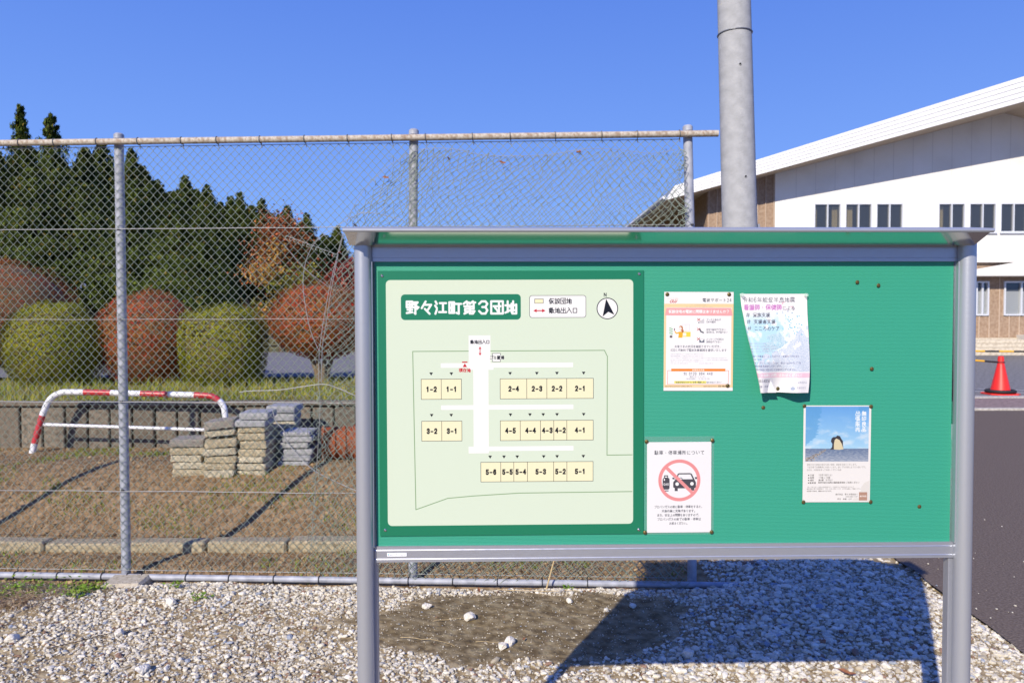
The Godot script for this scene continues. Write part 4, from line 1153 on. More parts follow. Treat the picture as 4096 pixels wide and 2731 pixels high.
# ---------------------------------------------------------------- the gymnasium
func gym_building() -> void:
	var base := Vector3(18, 0, -38)
	var g := thing("school_gym", "white two-storey gymnasium with a shallow gabled roof, brown cladding and rows of dark windows", "building", Transform3D(Basis.IDENTITY, base))
	var white := world_tex(mat(Color.WHITE, 0.7), noise_tex(0.006, [[0.0, Color8(222, 219, 212)], [0.5, Color8(232, 230, 224)], [1.0, Color8(236, 234, 230)]], 512, 5, 90), 0.12)
	var fascia_m := mat(Color8(226, 227, 228), 0.5)
	var soffit_m := mat(Color8(176, 160, 142), 0.8)
	var roof_m := mat(Color8(150, 156, 164), 0.45, 0.3)
	var brown := world_tex(mat(Color.WHITE, 0.8), noise_tex(0.02, [[0.0, Color8(138, 116, 97)], [0.5, Color8(158, 136, 116)], [1.0, Color8(172, 152, 133)]], 512, 5, 92), 0.5)
	var batten_m := mat(Color8(190, 172, 154), 0.7)
	var alu := mat(Color8(214, 218, 224), 0.4, 0.2)
	var glass := mat(Color(0.34, 0.36, 0.38, 0.25), 0.05)
	glass.transparency = BaseMaterial3D.TRANSPARENCY_ALPHA
	var blind := mat(Color8(226, 230, 230), 0.8)
	var drape := mat(Color8(176, 160, 112), 0.9)
	var seam_m := mat(Color8(208, 206, 202), 0.8)
	var low := func(x: float) -> float: return 7.574 + 0.261 * (x - 7.5) if x < 24.8 else 7.574 + 0.261 * (42.1 - x)
	var high := func(x: float) -> float: return 8.31 + 0.298 * (x - 8.0) if x < 24.8 else 8.31 + 0.298 * (41.6 - x)
	var prow := func(x: float) -> float: return -36.8 + 0.103 * (minf(x, 49.6 - x) - 7.5)
	# upper walls round the window bands
	var m := Mb.new()
	var y0 := 6.12
	var y1 := 7.6
	var wins := []
	for i in [0, 1, 2, 4, 5, 6, 8, 9, 10, 12, 13, 14]:
		wins.append(15.27 + 1.567 * i)
	var top := func(xa: float, xb: float) -> void:
		m.slab_of(PackedVector3Array([Vector3(xa, y1, -38), Vector3(xb, y1, -38), Vector3(xb, low.call(xb) + 0.05, -38), Vector3(xa, low.call(xa) + 0.05, -38)]) , Vector3(0, 0, -0.2))
	top.call(13.29, 24.8)
	top.call(24.8, 40.0)
	m.box(Vector3(26.645, (4.62 + y0) / 2, -38.1), Vector3(26.71, y0 - 4.62, 0.2))
	var from := 13.29
	for x in wins + [40.0]:
		m.box(Vector3((from + x) / 2, (y0 + y1) / 2, -38.1), Vector3(x - from, y1 - y0, 0.2))
		from = x + 1.35
	shift(m, -base)
	put("wall", m, white, g)
	for k in 18:
		m = Mb.new()
		var x := 14.35 + 0.98 * k
		m.box(Vector3(x, (low.call(x) + 7.75) / 2, -37.998), Vector3(0.018, low.call(x) - 7.75, 0.012))
		shift(m, -base)
		put("seam", m, seam_m, g)
	for x in wins:
		m = Mb.new()
		for q in [[0.0, 0.05], [0.65, 0.06], [1.3, 0.05]]:
			m.box(Vector3(x + q[0] + q[1] / 2, (y0 + y1) / 2, -38.05), Vector3(q[1], y1 - y0, 0.16))
		for y in [y0 + 0.03, y1 - 0.03]:
			m.box(Vector3(x + 0.675, y, -38.05), Vector3(1.25, 0.06, 0.14))
		m.box(Vector3(x + 0.675, y0 - 0.035, -37.96), Vector3(1.42, 0.05, 0.16))
		shift(m, -base)
		var w := put("window", m, alu, g)
		for q in [0.05, 0.71]:
			m = Mb.new()
			m.box(Vector3(x + q + 0.3, (y0 + y1) / 2, -38.07), Vector3(0.6, y1 - y0 - 0.1, 0.012))
			shift(m, -base)
			put("pane", m, glass, w)
	for q in [[15.3, 0.24], [16.3, 0.3], [16.9, 0.46], [21.55, 0.42], [27.9, 0.4]]:
		m = Mb.new()
		var pts := PackedVector3Array()
		for k in 9:
			pts.append(Vector3(q[0] + q[1] * k / 8.0, 0, -38.32 + 0.03 * (k % 2)))
		for k in 8:
			m.quad(pts[k] + Vector3(0, 7.5, 0), pts[k + 1] + Vector3(0, 7.5, 0), pts[k + 1] + Vector3(0, 6.0, 0), pts[k] + Vector3(0, 6.0, 0), Vector3.BACK)
		shift(m, -base)
		put("curtain", m, drape, g)
	# brown cladding on the left of the front and along the side
	m = Mb.new()
	m.slab_of(PackedVector3Array([Vector3(9.87, 0.8, -38.02), Vector3(13.29, 0.8, -38.02), Vector3(13.29, low.call(13.29) + 0.05, -38.02), Vector3(9.87, low.call(9.87) + 0.05, -38.02)]), Vector3(0, 0, -0.2))
	m.box(Vector3(9.97, 4.5, -54), Vector3(0.2, 7.4, 31.5))
	shift(m, -base)
	put("cladding", m, brown, g)
	for k in 9:
		m = Mb.new()
		var x := 9.95 + 0.41 * k
		m.box(Vector3(x, (low.call(x) + 0.8) / 2, -38.0), Vector3(0.03, low.call(x) - 0.8, 0.05))
		shift(m, -base)
		put("batten", m, batten_m, g)
	# ground floor under the upper storey
	m = Mb.new()
	var lows := [[23.5, 24.17], [24.93, 26.7], [27.5, 29.27], [30.07, 31.84], [32.64, 34.41], [35.2, 36.97]]
	m.box(Vector3(26.6, (3.66 + 4.62) / 2, -38.15), Vector3(26.6, 0.96, 0.2))
	m.box(Vector3(26.6, 1.365, -38.15), Vector3(26.6, 1.13, 0.2))
	from = 13.3
	for q in lows + [[39.9, 40.0]]:
		m.box(Vector3((from + q[0]) / 2, 2.795, -38.15), Vector3(q[0] - from, 1.73, 0.2))
		from = q[1]
	shift(m, -base)
	put("ground_floor_wall", m, brown, g)
	for k in 52:
		m = Mb.new()
		var x := 13.5 + 0.51 * k
		var covered := false
		for q in lows:
			covered = covered or (x > q[0] - 0.05 and x < q[1] + 0.05)
		m.box(Vector3(x, 1.365 if covered else 2.7, -38.035), Vector3(0.035, 1.11 if covered else 3.75, 0.03))
		shift(m, -base)
		put("batten", m, batten_m, g)
	for q in lows:
		m = Mb.new()
		var wide: float = q[1] - q[0]
		for x in [q[0] + 0.04, (q[0] + q[1]) / 2, q[1] - 0.04]:
			m.box(Vector3(x, 2.795, -38.05), Vector3(0.08, 1.73, 0.16))
		for y in [1.965, 3.625]:
			m.box(Vector3((q[0] + q[1]) / 2, y, -38.05), Vector3(wide - 0.16, 0.08, 0.14))
		shift(m, -base)
		var w := put("window", m, alu, g)
		m = Mb.new()
		m.box(Vector3((q[0] + q[1]) / 2, 2.795, -38.08), Vector3(wide - 0.1, 1.62, 0.012))
		shift(m, -base)
		put("pane", m, glass, w)
		m = Mb.new()
		m.box(Vector3((q[0] + q[1]) / 2, 2.56, -38.12), Vector3(wide - 0.1, 1.2, 0.01))
		shift(m, -base)
		put("blind", m, blind, w)
	m = Mb.new()
	m.box(Vector3(26.6, 4.83, -37.93), Vector3(26.8, 0.46, 0.2), 0.01)
	shift(m, -base)
	put("string_course", m, mat(Color8(212, 211, 208), 0.7), g)
	m = Mb.new()
	m.box(Vector3(23.36, 2.7, -38.0), Vector3(0.2, 3.75, 0.18), 0.02)
	shift(m, -base)
	put("pillar", m, white, g)
	m = Mb.new()
	var za := -37.15
	m.slab_of(PackedVector3Array([Vector3(23.0, 3.89, za), Vector3(36, 3.89, za), Vector3(36, 4.2, za), Vector3(23.0, 4.2, za)]), Vector3(0, 0, -0.88))
	m.quad(Vector3(23.0, 4.2, za), Vector3(36, 4.2, za), Vector3(36, 4.75, -37.8), Vector3(26.2, 4.75, -37.8), Vector3(0, 1, 1))
	m.tri(Vector3(23.0, 4.2, za), Vector3(26.2, 4.75, -37.8), Vector3(23.0, 4.2, -37.8), Vector3(-1, 1, 0))
	shift(m, -base)
	put("canopy", m, mat(Color8(222, 221, 218), 0.6), g)
	# plinth, steps and the sloping cheek wall beside them
	var step_m := concrete(95, Color8(168, 158, 140), Color8(206, 198, 182), 0.5, 0.2)
	m = Mb.new()
	m.box(Vector3(26, 0.395, -54), Vector3(32.2, 0.81, 31.9), 0.01)
	shift(m, -base)
	put("plinth", m, step_m, g)
	for k in 4:
		m = Mb.new()
		m.box(Vector3(21.5, 0.09 + 0.185 * k, -36.75 - 0.3 * k), Vector3(8.6 - 0.36 * k, 0.18, 1.6), 0.012)
		shift(m, -base)
		put("step", m, step_m, g)
	m = Mb.new()
	m.slab_of(PackedVector3Array([Vector3(25.85, 0.0, -36.4), Vector3(27.1, 0.0, -36.4), Vector3(27.1, 0.22, -36.4), Vector3(25.95, 0.95, -36.9), Vector3(25.6, 0.95, -36.9)]), Vector3(0.0, 0, -1.6))
	shift(m, -base)
	put("cheek_wall", m, white, g)
	# inside: floor, far and right walls, so that the hall is dark
	m = Mb.new()
	m.box(Vector3(26, 5.7, -38.9), Vector3(31.8, 0.1, 1.4))
	m.slab_of(PackedVector3Array([Vector3(9.9, 0, -69.8), Vector3(42, 0, -69.8), Vector3(42, 7.8, -69.8), Vector3(24.8, 12.2, -69.8), Vector3(9.9, 8.3, -69.8)]), Vector3(0, 0, -0.2))
	m.box(Vector3(42, 5, -54), Vector3(0.2, 9, 31.5))
	m.box(Vector3(41, 4, -38.1), Vector3(2.0, 7.6, 0.2))
	shift(m, -base)
	put("hall_lining", m, mat(Color8(120, 112, 100), 0.9), g)
	# roof
	m = Mb.new()
	for half in [[7.5, 8.0, 24.8, 24.8], [42.1, 41.6, 24.8, 24.8]]:
		var xa: float = half[0]
		var xt: float = half[1]
		var ya := 7.574
		var yt := 8.31
		var yr := 12.09
		var yrt := 13.32
		var zb := -71.0
		var zs: float = prow.call(xa) - 0.09
		var zr: float = prow.call(24.8) - 0.09
		m.quad(Vector3(xt, yt, zs), Vector3(24.8, yrt, zr), Vector3(24.8, yrt, zb), Vector3(xt, yt, zb), Vector3.UP)
		m.quad(Vector3(xa, ya, zs), Vector3(xt, yt, zs), Vector3(xt, yt, zb), Vector3(xa, ya, zb), Vector3(xa - 24.8, 0, 0))
		m.quad(Vector3(xa, ya, zs), Vector3(24.8, yr, zr), Vector3(24.8, yrt, zr), Vector3(xt, yt, zs), Vector3.BACK)
		m.quad(Vector3(xa, ya, zb), Vector3(24.8, yr, zb), Vector3(24.8, yrt, zb), Vector3(xt, yt, zb), Vector3.FORWARD)
	shift(m, -base)
	var roof := put("roof", m, roof_m, g)
	m = Mb.new()
	for half in [7.5, 42.1]:
		var zs: float = prow.call(half) - 0.03
		var zr: float = prow.call(24.8) - 0.03
		m.quad(Vector3(half, 7.574, zs), Vector3(24.8, 12.09, zr), Vector3(24.8, 12.09, -71), Vector3(half, 7.574, -71), Vector3.DOWN)
	shift(m, -base)
	put("soffit", m, soffit_m, roof)
	for half in 2:
		for k in 5:
			var f0 := k / 5.0 + 0.012
			var f1 := (k + 1) / 5.0 - 0.012
			var pa := PackedVector3Array()
			for q in [[0, f0], [1, f0], [1, f1], [0, f1]]:
				var x := lerpf(lerpf(7.5, 8.0, q[1]), 24.8, q[0])
				var y := lerpf(lerpf(7.574, 8.31, q[1]), lerpf(12.09, 13.32, q[1]), q[0])
				var z: float = prow.call(x)
				pa.append(Vector3(x if half == 0 else 49.6 - x, y, z - 0.012 * k))
			m = Mb.new()
			m.slab_of(pa, Vector3(0, 0, -0.05))
			shift(m, -base)
			put("fascia_board", m, fascia_m, roof)
	m = Mb.new()
	m.tube(PackedVector3Array([Vector3(7.46, 7.72, -36.8), Vector3(7.46, 7.72, -71)]), 0.09, 8)
	shift(m, -base)
	put("gutter", m, fascia_m, roof)

func shift(m: Mb, by: Vector3) -> void:
	for i in m.v.size():
		m.v[i] += by

# ---------------------------------------------------------------- cone and ropes on the parking ground
func traffic() -> void:
	var red := mat(Color8(226, 40, 26), 0.45)
	red.clearcoat_enabled = true
	red.clearcoat = 0.3
	var black := mat(Color8(34, 34, 36), 0.7)
	var c := thing("traffic_cone", "red traffic cone with a black rubber weight ring, alone on the grey parking ground", "traffic cone", Transform3D(Basis.IDENTITY, Vector3(11.4, 0.0, -17.45)))
	var m := Mb.new()
	m.lathe(PackedVector2Array([Vector2(0.0, 0.885), Vector2(0.05, 0.885), Vector2(0.062, 0.87), Vector2(0.075, 0.70), Vector2(0.205, 0.1), Vector2(0.24, 0.05), Vector2(0.25, 0.03)]), 32)
	put("body", m, red, c)
	m = Mb.new()
	m.slab_of(PackedVector3Array([Vector3(-0.34, 0.0, 0.2), Vector3(-0.2, 0.0, 0.34), Vector3(0.2, 0.0, 0.34), Vector3(0.34, 0.0, 0.2), Vector3(0.34, 0.0, -0.2), Vector3(0.2, 0.0, -0.34), Vector3(-0.2, 0.0, -0.34), Vector3(-0.34, 0.0, -0.2)]), Vector3(0, 0.028, 0))
	put("base", m, red, c)
	m = Mb.new()
	var ring := PackedVector3Array()
	for k in 33:
		ring.append(Vector3(cos(TAU * k / 32) * 0.285, 0.072, sin(TAU * k / 32) * 0.285))
	m.tube(ring, 0.04, 8, false)
	put("weight_ring", m, black, c)
	m = Mb.new()
	ring = PackedVector3Array()
	for k in 25:
		ring.append(Vector3(cos(TAU * k / 24) * 0.076, 0.745, sin(TAU * k / 24) * 0.076))
	m.tube(ring, 0.012, 6, false)
	put("rope_loop", m, black, c)
	var rope := func(called: String, label: String, pts: PackedVector3Array, r: float, each: float) -> void:
		var fine := curve(pts, 24)
		var t := thing(called, label, "rope", Transform3D(Basis.IDENTITY, pts[0]))
		var yellow := mat(Color8(226, 170, 30), 0.7)
		var run := PackedVector3Array([fine[0] - pts[0]])
		var far := 0.0
		var n := 0
		for i in range(1, fine.size()):
			run.append(fine[i] - pts[0])
			far += fine[i].distance_to(fine[i - 1])
			if far > each or i == fine.size() - 1:
				var q := Mb.new()
				q.tube(run, r, 6)
				put("yellow_band" if n % 2 else "black_band", q, yellow if n % 2 else black, t)
				run = PackedVector3Array([fine[i] - pts[0]])
				far = 0.0
				n += 1
	rope.call("barrier_rope", "yellow and black rope stretched low in front of the gymnasium steps", PackedVector3Array([Vector3(15.0, 0.02, -33.6), Vector3(16.0, 0.42, -33.6), Vector3(21.0, 0.31, -33.6), Vector3(26.0, 0.30, -33.6), Vector3(29.4, 0.42, -33.6), Vector3(30.2, 0.02, -33.6)]), 0.045, 0.55)
	rope.call("barrier_rope", "yellow and black rope running from the red cone's top to the left", PackedVector3Array([Vector3(11.32, 0.745, -17.45), Vector3(10.6, 0.80, -17.42), Vector3(9.4, 0.86, -17.3), Vector3(7.6, 0.80, -17.2), Vector3(6.6, 0.02, -17.2)]), 0.024, 0.3)

# ---------------------------------------------------------------- concrete pole
func utility_pole() -> void:
	var p := thing("utility_pole", "leaning grey concrete utility pole behind the right end of the fence", "utility pole", Transform3D(Basis.from_euler(Vector3(0, 0, 0.032)), Vector3(2.36, -0.05, -7.5)))
	var m := Mb.new()
	m.tube(PackedVector3Array([Vector3(0, -0.1, 0), Vector3(0, 3, 0), Vector3(0, 6, 0), Vector3(0, 9.5, 0)]), 0.183, 40, true, 0.14)
	var cm := world_tex(mat(Color.WHITE, 0.85), noise_tex(0.014, [[0.0, Color8(152, 154, 156)], [0.45, Color8(162, 164, 167)], [0.7, Color8(168, 170, 173)], [0.9, Color8(174, 176, 178)], [0.96, Color8(184, 180, 164)], [1.0, Color8(170, 167, 156)]], 512, 6, 51), 1.3, noise_tex(0.08, [], 512, 4, 52), 0.25)
	put("shaft", m, cm, p)
	var hole_m := mat(Color8(22, 22, 24), 0.8)
	for q in [[4.275, 0.0], [3.19, 0.05]]:
		var r: float = 0.183 - 0.043 * (q[0] + 0.1) / 9.6
		m = Mb.new()
		var a: float = -0.28 + q[1] * 3.0
		var o := Vector3(sin(a + 0.25), 0, cos(a + 0.25))
		m.tube(PackedVector3Array([o * (r - 0.01) + Vector3(0, q[0], 0), o * (r + 0.0015) + Vector3(0, q[0], 0)]), 0.012, 14)
		put("bolt_hole", m, hole_m, p)
		var rim := PackedVector3Array()
		for k in 17:
			rim.append(o * (r + 0.001) + Vector3(0, q[0], 0) + (Vector3.UP.cross(o) * cos(TAU * k / 16) + Vector3.UP * sin(TAU * k / 16)) * 0.0125)
		m = Mb.new()
		m.tube(rim, 0.003, 5, false)
		put("hole_rim", m, cm, p)
	for q in [4.62, 2.66]:
		m = Mb.new()
		var r: float = 0.183 - 0.043 * (q + 0.1) / 9.6 + 0.004
		var band := PackedVector3Array()
		for k in 41:
			band.append(Vector3(cos(TAU * k / 40) * r, q, sin(TAU * k / 40) * r))
		m.tube(band, 0.006, 6, false)
		put("steel_band", m, mat(Color8(140, 142, 146), 0.45, 0.7), p)
	m = Mb.new()
	m.box(Vector3(0.178, 2.66, 0.02), Vector3(0.02, 0.16, 0.05), 0.004)
	put("band_clamp", m, mat(Color8(176, 178, 182), 0.45, 0.6), p)

# ---------------------------------------------------------------- chain-link fence; its x axis runs along it
func zigzag(m: Mb, x0: float, x1: float, y0: float, y1: float, place: Callable, keep: Callable, r: float) -> void:
	# every wire zigzags between two columns of knots and hooks round its neighbours
	var px := 0.0565 / 2.0
	var py := 0.0597 / 2.0
	var n0 := int(floor(x0 / px))
	var n1 := int(ceil(x1 / px))
	var rows := int((y1 - y0) / py)
	for i in range(n0, n1):
		var run := PackedVector3Array()
		for j in rows + 1:
			var right := (i + j) % 2 != 0
			var q := Vector2((i + (1 if right else 0)) * px + (0.001 if right else -0.001), y0 + j * py)
			if keep.call(q):
				var a: Vector3 = place.call(q, (0.0022 if j % 2 else -0.0022) * (1.0 if right else -1.0))
				run.append(a)
			elif run.size() > 1:
				m.tube(run, r, 4, false)
				run = PackedVector3Array()
			else:
				run = PackedVector3Array()
		if run.size() > 1:
			m.tube(run, r, 4, false)

func fence() -> void:
	var f := thing("chain_link_fence", "tall chain-link fence with grey steel posts, rusty top rail and torn doubled mesh", "fence", Transform3D(Basis(Vector3.UP, -0.048), Vector3(0, 0, -4.984)))
	var steel := world_tex(mat(Color.WHITE, 0.5, 0.0), noise_tex(0.01, [[0.0, Color8(128, 132, 142)], [0.4, Color8(152, 156, 167)], [0.7, Color8(165, 169, 180)], [1.0, Color8(178, 182, 190)]], 512, 5, 110), 2.0)
	var rusty := world_tex(mat(Color.WHITE, 0.75), noise_tex(0.018, [[0.0, Color8(128, 92, 66)], [0.3, Color8(150, 134, 116)], [0.5, Color8(172, 162, 148)], [0.7, Color8(192, 186, 174)], [1.0, Color8(140, 112, 88)]], 512, 6, 111), 2.4)
	var wire_m := world_tex(mat(Color.WHITE, 0.55), noise_tex(0.03, [[0.0, Color8(110, 126, 116)], [0.5, Color8(136, 149, 137)], [1.0, Color8(158, 158, 140)]], 512, 4, 112), 1.5)
	var bright := mat(Color8(156, 157, 158), 0.5, 0.35)
	var hook_m := mat(Color8(112, 114, 112), 0.6, 0.3)
	for q in [[-4.68, 0.0], [-2.684, 0.0], [-0.695, -0.012], [1.228, 0.022]]:
		var m := Mb.new()
		m.tube(PackedVector3Array([Vector3(-q[1] * 1.4, -0.15, 0), Vector3(0, 1.5, 0), Vector3(-q[1] * 0.5, 2.995, 0)]), 0.0305, 20)
		var post := put("post", m, steel, f, Transform3D(Basis.from_euler(Vector3(0, 0, q[1] * 0.9)), Vector3(q[0], 0, -0.036)))
		m = Mb.new()
		m.lathe(PackedVector2Array([Vector2(0, 0.022), Vector2(0.024, 0.02), Vector2(0.033, 0.01), Vector2(0.034, -0.018), Vector2(0.031, -0.02)]), 20)
		put("cap", m, steel, post, Transform3D(Basis.IDENTITY, Vector3(-q[1] * 0.5, 3.004, 0)))
		for y in [2.37, 1.76, 1.195, 0.585]:
			m = Mb.new()
			m.box(Vector3(0.004, y, 0.033), Vector3(0.02, 0.012, 0.012), 0.003)
			put("wire_clip", m, mat(Color8(70, 72, 74), 0.5, 0.5), post)
	var m := Mb.new()
	m.tube(PackedVector3Array([Vector3(-6.2, 2.958, 0.018), Vector3(-2.6, 2.956, 0.018), Vector3(1.345, 2.955, 0.018)]), 0.0213, 16)
	put("top_rail", m, rusty, f)
	m = Mb.new()
	m.tube(PackedVector3Array([Vector3(-6.2, -0.004, 0.02), Vector3(-2.6, -0.006, 0.02), Vector3(1.62, -0.004, 0.02)]), 0.0213, 16)
	put("bottom_rail", m, steel, f)
	# hooks that hold the mesh to the rails
	for q in [-3.348, -3.103, -2.806, -2.521, -2.222, -1.979, -1.685, -1.383, -1.092, -0.796, -0.57, -0.259, -0.01, 0.286, 0.589, 0.82, 1.094]:
		m = Mb.new()
		var pts := PackedVector3Array()
		for k in 11:
			var a := -0.4 + TAU * 0.72 * k / 10
			pts.append(Vector3(0.004 * (k / 10.0), 2.956 + cos(a) * 0.0245, 0.018 + sin(a) * 0.0245))
		pts.append(Vector3(0.005, 2.925, 0.002))
		pts.append(Vector3(0.008, 2.905, 0.0))
		m.tube(pts, 0.0028, 5)
		put("hook", m, hook_m, f, Transform3D(Basis.IDENTITY, Vector3(q, 0, 0)))
	for q in [-3.437, -3.133, -2.819, -2.64, -2.537, -2.229, -1.929, -1.62, -1.309, -1.0, -0.7, -0.4, -0.1, 0.2, 0.5]:
		m = Mb.new()
		var pts := PackedVector3Array()
		for k in 11:
			var a := PI + 0.4 - TAU * 0.72 * k / 10
			pts.append(Vector3(0, -0.005 + cos(a) * 0.025, 0.02 + sin(a) * 0.025))
		pts.append(Vector3(0.002, 0.03, 0.0))
		pts.append(Vector3(0.008, 0.045, 0.0))
		m.tube(pts, 0.0034, 5)
		put("hook", m, mat(Color8(60, 62, 64), 0.6, 0.3), f, Transform3D(Basis.IDENTITY, Vector3(q, 0, 0)))
	# the mesh itself, then the crumpled second length that was pulled over its torn end
	var soft := FastNoiseLite.new()
	soft.seed = 31
	soft.frequency = 0.9
	var flat := func(q: Vector2, dz: float) -> Vector3:
		return Vector3(q.x + 0.004 * soft.get_noise_2d(q.x * 2.0, q.y * 2.0), q.y + 0.006 * soft.get_noise_2d(q.x * 2.0 + 50.0, q.y * 2.0), dz + 0.006 * soft.get_noise_2d(q.x, q.y + 80.0))
	m = Mb.new()
	zigzag(m, -6.1, 1.09, 0.03, 2.93, flat, func(q: Vector2) -> bool: return true, 0.0024)
	kind(put("mesh", m, wire_m, f), "stuff")
	var left := [V2(-0.675, 2.943), V2(-0.743, 2.878), V2(-1.031, 2.55), V2(-1.126, 2.335), V2(-1.205, 1.967), V2(-1.277, 1.548), V2(-1.359, 0.189), V2(-1.378, -0.034)]
	var edge_at := func(y: float) -> float:
		for i in left.size() - 1:
			if y <= left[i].y and y >= left[i + 1].y:
				return lerpf(left[i].x, left[i + 1].x, (left[i].y - y) / (left[i].y - left[i + 1].y))
		return left[left.size() - 1].x if y < 0.0 else 0.0
	var hem := [V2(-0.676, 2.852), V2(-0.544, 2.879), V2(-0.367, 2.87), V2(-0.193, 2.833), V2(0.026, 2.822), V2(0.264, 2.831), V2(0.481, 2.862), V2(0.697, 2.856), V2(0.91, 2.828), V2(1.07, 2.852), V2(1.2, 2.85)]
	var hem_at := func(x: float) -> float:
		for i in hem.size() - 1:
			if x >= hem[i].x and x <= hem[i + 1].x:
				return lerpf(hem[i].y, hem[i + 1].y, (x - hem[i].x) / (hem[i + 1].x - hem[i].x))
		return 2.85
	var crumple := func(q: Vector2, dz: float) -> Vector3:
		# q.x runs from 0 at the torn left edge, q.y from 0 at the bottom to 2.9 at the hem
		var y := q.y + 0.03 * soft.get_noise_2d(q.x * 1.5, q.y * 1.5) + 0.022 * soft.get_noise_2d(q.x * 8.0, q.y * 8.0)
		var x0: float = edge_at.call(clampf(y, -0.03, 2.94))
		var squeeze := lerpf(0.86, 1.0, clampf((q.x - 0.3) / 1.2, 0, 1))
		var x := x0 + q.x * squeeze * (1.11 - x0) / 2.3 + 0.035 * soft.get_noise_2d(q.x * 2.0 + 20.0, q.y * 2.0) + 0.022 * soft.get_noise_2d(q.x * 9.0 + 20.0, q.y * 9.0)
		y = lerpf(y, y * hem_at.call(x) / 2.9, smoothstep(1.5, 2.9, q.y)) + 0.10 * (1.0 - smoothstep(0.0, 0.8, q.x)) * sin(q.y * 2.2)
		return Vector3(x, y, 0.028 + dz + 0.03 * soft.get_noise_2d(q.x * 1.3 + 90.0, q.y * 1.3))
	m = Mb.new()
	zigzag(m, 0.0, 2.32, 0.0, 2.9, crumple, func(q: Vector2) -> bool: return true, 0.0024)
	var torn := put("mesh", m, wire_m, f)
	kind(torn, "stuff")
	torn.set_meta("label", "crumpled second layer of mesh between the middle and right posts")
	# straining wires and the loose ends of cut ones
	for y in [[2.372, 2.368], [1.759, 1.757], [1.195, 1.19], [0.583, 0.578]]:
		var pts := PackedVector3Array()
		for k in 29:
			var x := -6.1 + 7.2 * k / 28
			pts.append(Vector3(x, lerpf(y[0], y[1], k / 28.0) + (0.012 if y[0] < 0.6 else 0.004) * soft.get_noise_2d(x * 3.0, y[0] * 9.0), 0.004))
		m = Mb.new()
		m.tube(pts, 0.0028 if y[0] != 1.759 else 0.002, 5)
		put("straining_wire", m, bright, f)
	for y in [2.925, 0.035]:
		m = Mb.new()
		m.tube(PackedVector3Array([Vector3(-6.1, y - 0.005, 0.0), Vector3(-2.0, y, 0.0), Vector3(1.1, y, 0.0)]), 0.0024, 5)
		put("selvage_wire", m, bright, f)
	var loose := [
		[0.0026, [V2(-0.712, 2.406), V2(-0.833, 2.44), V2(-0.966, 2.461), V2(-1.056, 2.434), V2(-1.185, 2.358), V2(-1.308, 2.266), V2(-1.374, 2.146), V2(-1.396, 2.01), V2(-1.385, 1.872), V2(-1.348, 1.684), V2(-1.288, 1.538)]],
		[0.0024, [V2(-1.126, 2.315), V2(-1.161, 2.188), V2(-1.216, 1.957), V2(-1.26, 1.743), V2(-1.288, 1.538), V2(-1.295, 1.322), V2(-1.291, 1.132), V2(-1.329, 0.599), V2(-1.358, 0.223)]],
		[0.0024, [V2(-1.156, 2.188), V2(-1.206, 1.941), V2(-1.238, 1.751), V2(-1.267, 1.563), V2(-1.278, 1.33)]],
		[0.004, [V2(-1.842, 1.265), V2(-1.753, 1.275), V2(-1.578, 1.28), V2(-1.413, 1.303), V2(-1.261, 1.32), V2(-1.164, 1.292), V2(-1.065, 1.25), V2(-0.974, 1.211)]],
		[0.0038, [V2(-1.612, 1.145), V2(-1.59, 1.068), V2(-1.536, 1.004), V2(-1.51, 0.918), V2(-1.353, 0.755), V2(-1.202, 0.67), V2(-1.065, 0.612), V2(-0.962, 0.568)]],
		[0.0018, [V2(-0.676, 2.841), V2(-0.71, 2.826), V2(-0.831, 2.757), V2(-0.954, 2.637), V2(-1.045, 2.507), V2(-1.1, 2.388), V2(-1.152, 2.201)]],
		[0.0022, [V2(-1.507, 2.314), V2(-1.339, 2.251), V2(-1.169, 2.188)]],
		[0.0018, [V2(-1.524, 2.259), V2(-1.396, 2.104), V2(-1.216, 1.966)]],
		[0.0018, hem.slice(0, 10)]]
	for q in loose:
		var pts := PackedVector3Array()
		for p in q[1]:
			pts.append(Vector3(p.x, p.y, 0.035 + 0.015 * soft.get_noise_2d(p.x * 4.0, p.y * 4.0)))
		m = Mb.new()
		m.tube(curve(pts, 6), q[0] * 0.8, 6)
		put("loose_wire", m, bright, f)
	# curled ends along the cut wire left of the board
	for k in 12:
		var c := V2(-1.5, 2.311).lerp(V2(-1.18, 2.192), k / 11.0)
		var pts := PackedVector3Array()
		for j in 9:
			var a := 0.6 + TAU * 0.75 * j / 8.0
			pts.append(Vector3(c.x + cos(a) * 0.011, c.y - 0.012 + sin(a) * 0.011, 0.036 + 0.002 * j))
		m = Mb.new()
		m.tube(pts, 0.002, 5)
		put("wire_end", m, wire_m, f)
	# tangled ends along the torn edge
	rng.seed = 61
	for k in 46:
		var y := rng.randf_range(0.2, 2.8)
		var x: float = edge_at.call(y) + rng.randf_range(-0.03, 0.05)
		var a := rng.randf() * TAU
		m = Mb.new()
		m.tube(curve(PackedVector3Array([Vector3(x, y, 0.03), Vector3(x + cos(a) * 0.03, y + sin(a) * 0.03, 0.05), Vector3(x + cos(a + 0.9) * 0.05, y + sin(a + 0.9) * 0.05, 0.03)]), 4), 0.002, 4, false)
		put("wire_end", m, wire_m, f)
	for k in 60:
		var y := rng.randf_range(0.15, 2.85)
		var x := 1.1 + 0.02 * (2.9 - y) + rng.randf_range(-0.02, 0.03)
		m = Mb.new()
		m.tube(curve(PackedVector3Array([Vector3(x - 0.02, y - 0.02, 0.02), Vector3(x + 0.02, y, 0.035), Vector3(x - 0.01, y + 0.03, 0.02)]), 4), 0.0022, 4, false)
		put("wire_end", m, wire_m, f)
	var cm := concrete(120, Color8(150, 140, 122), Color8(190, 182, 166), 2.5, 0.5)
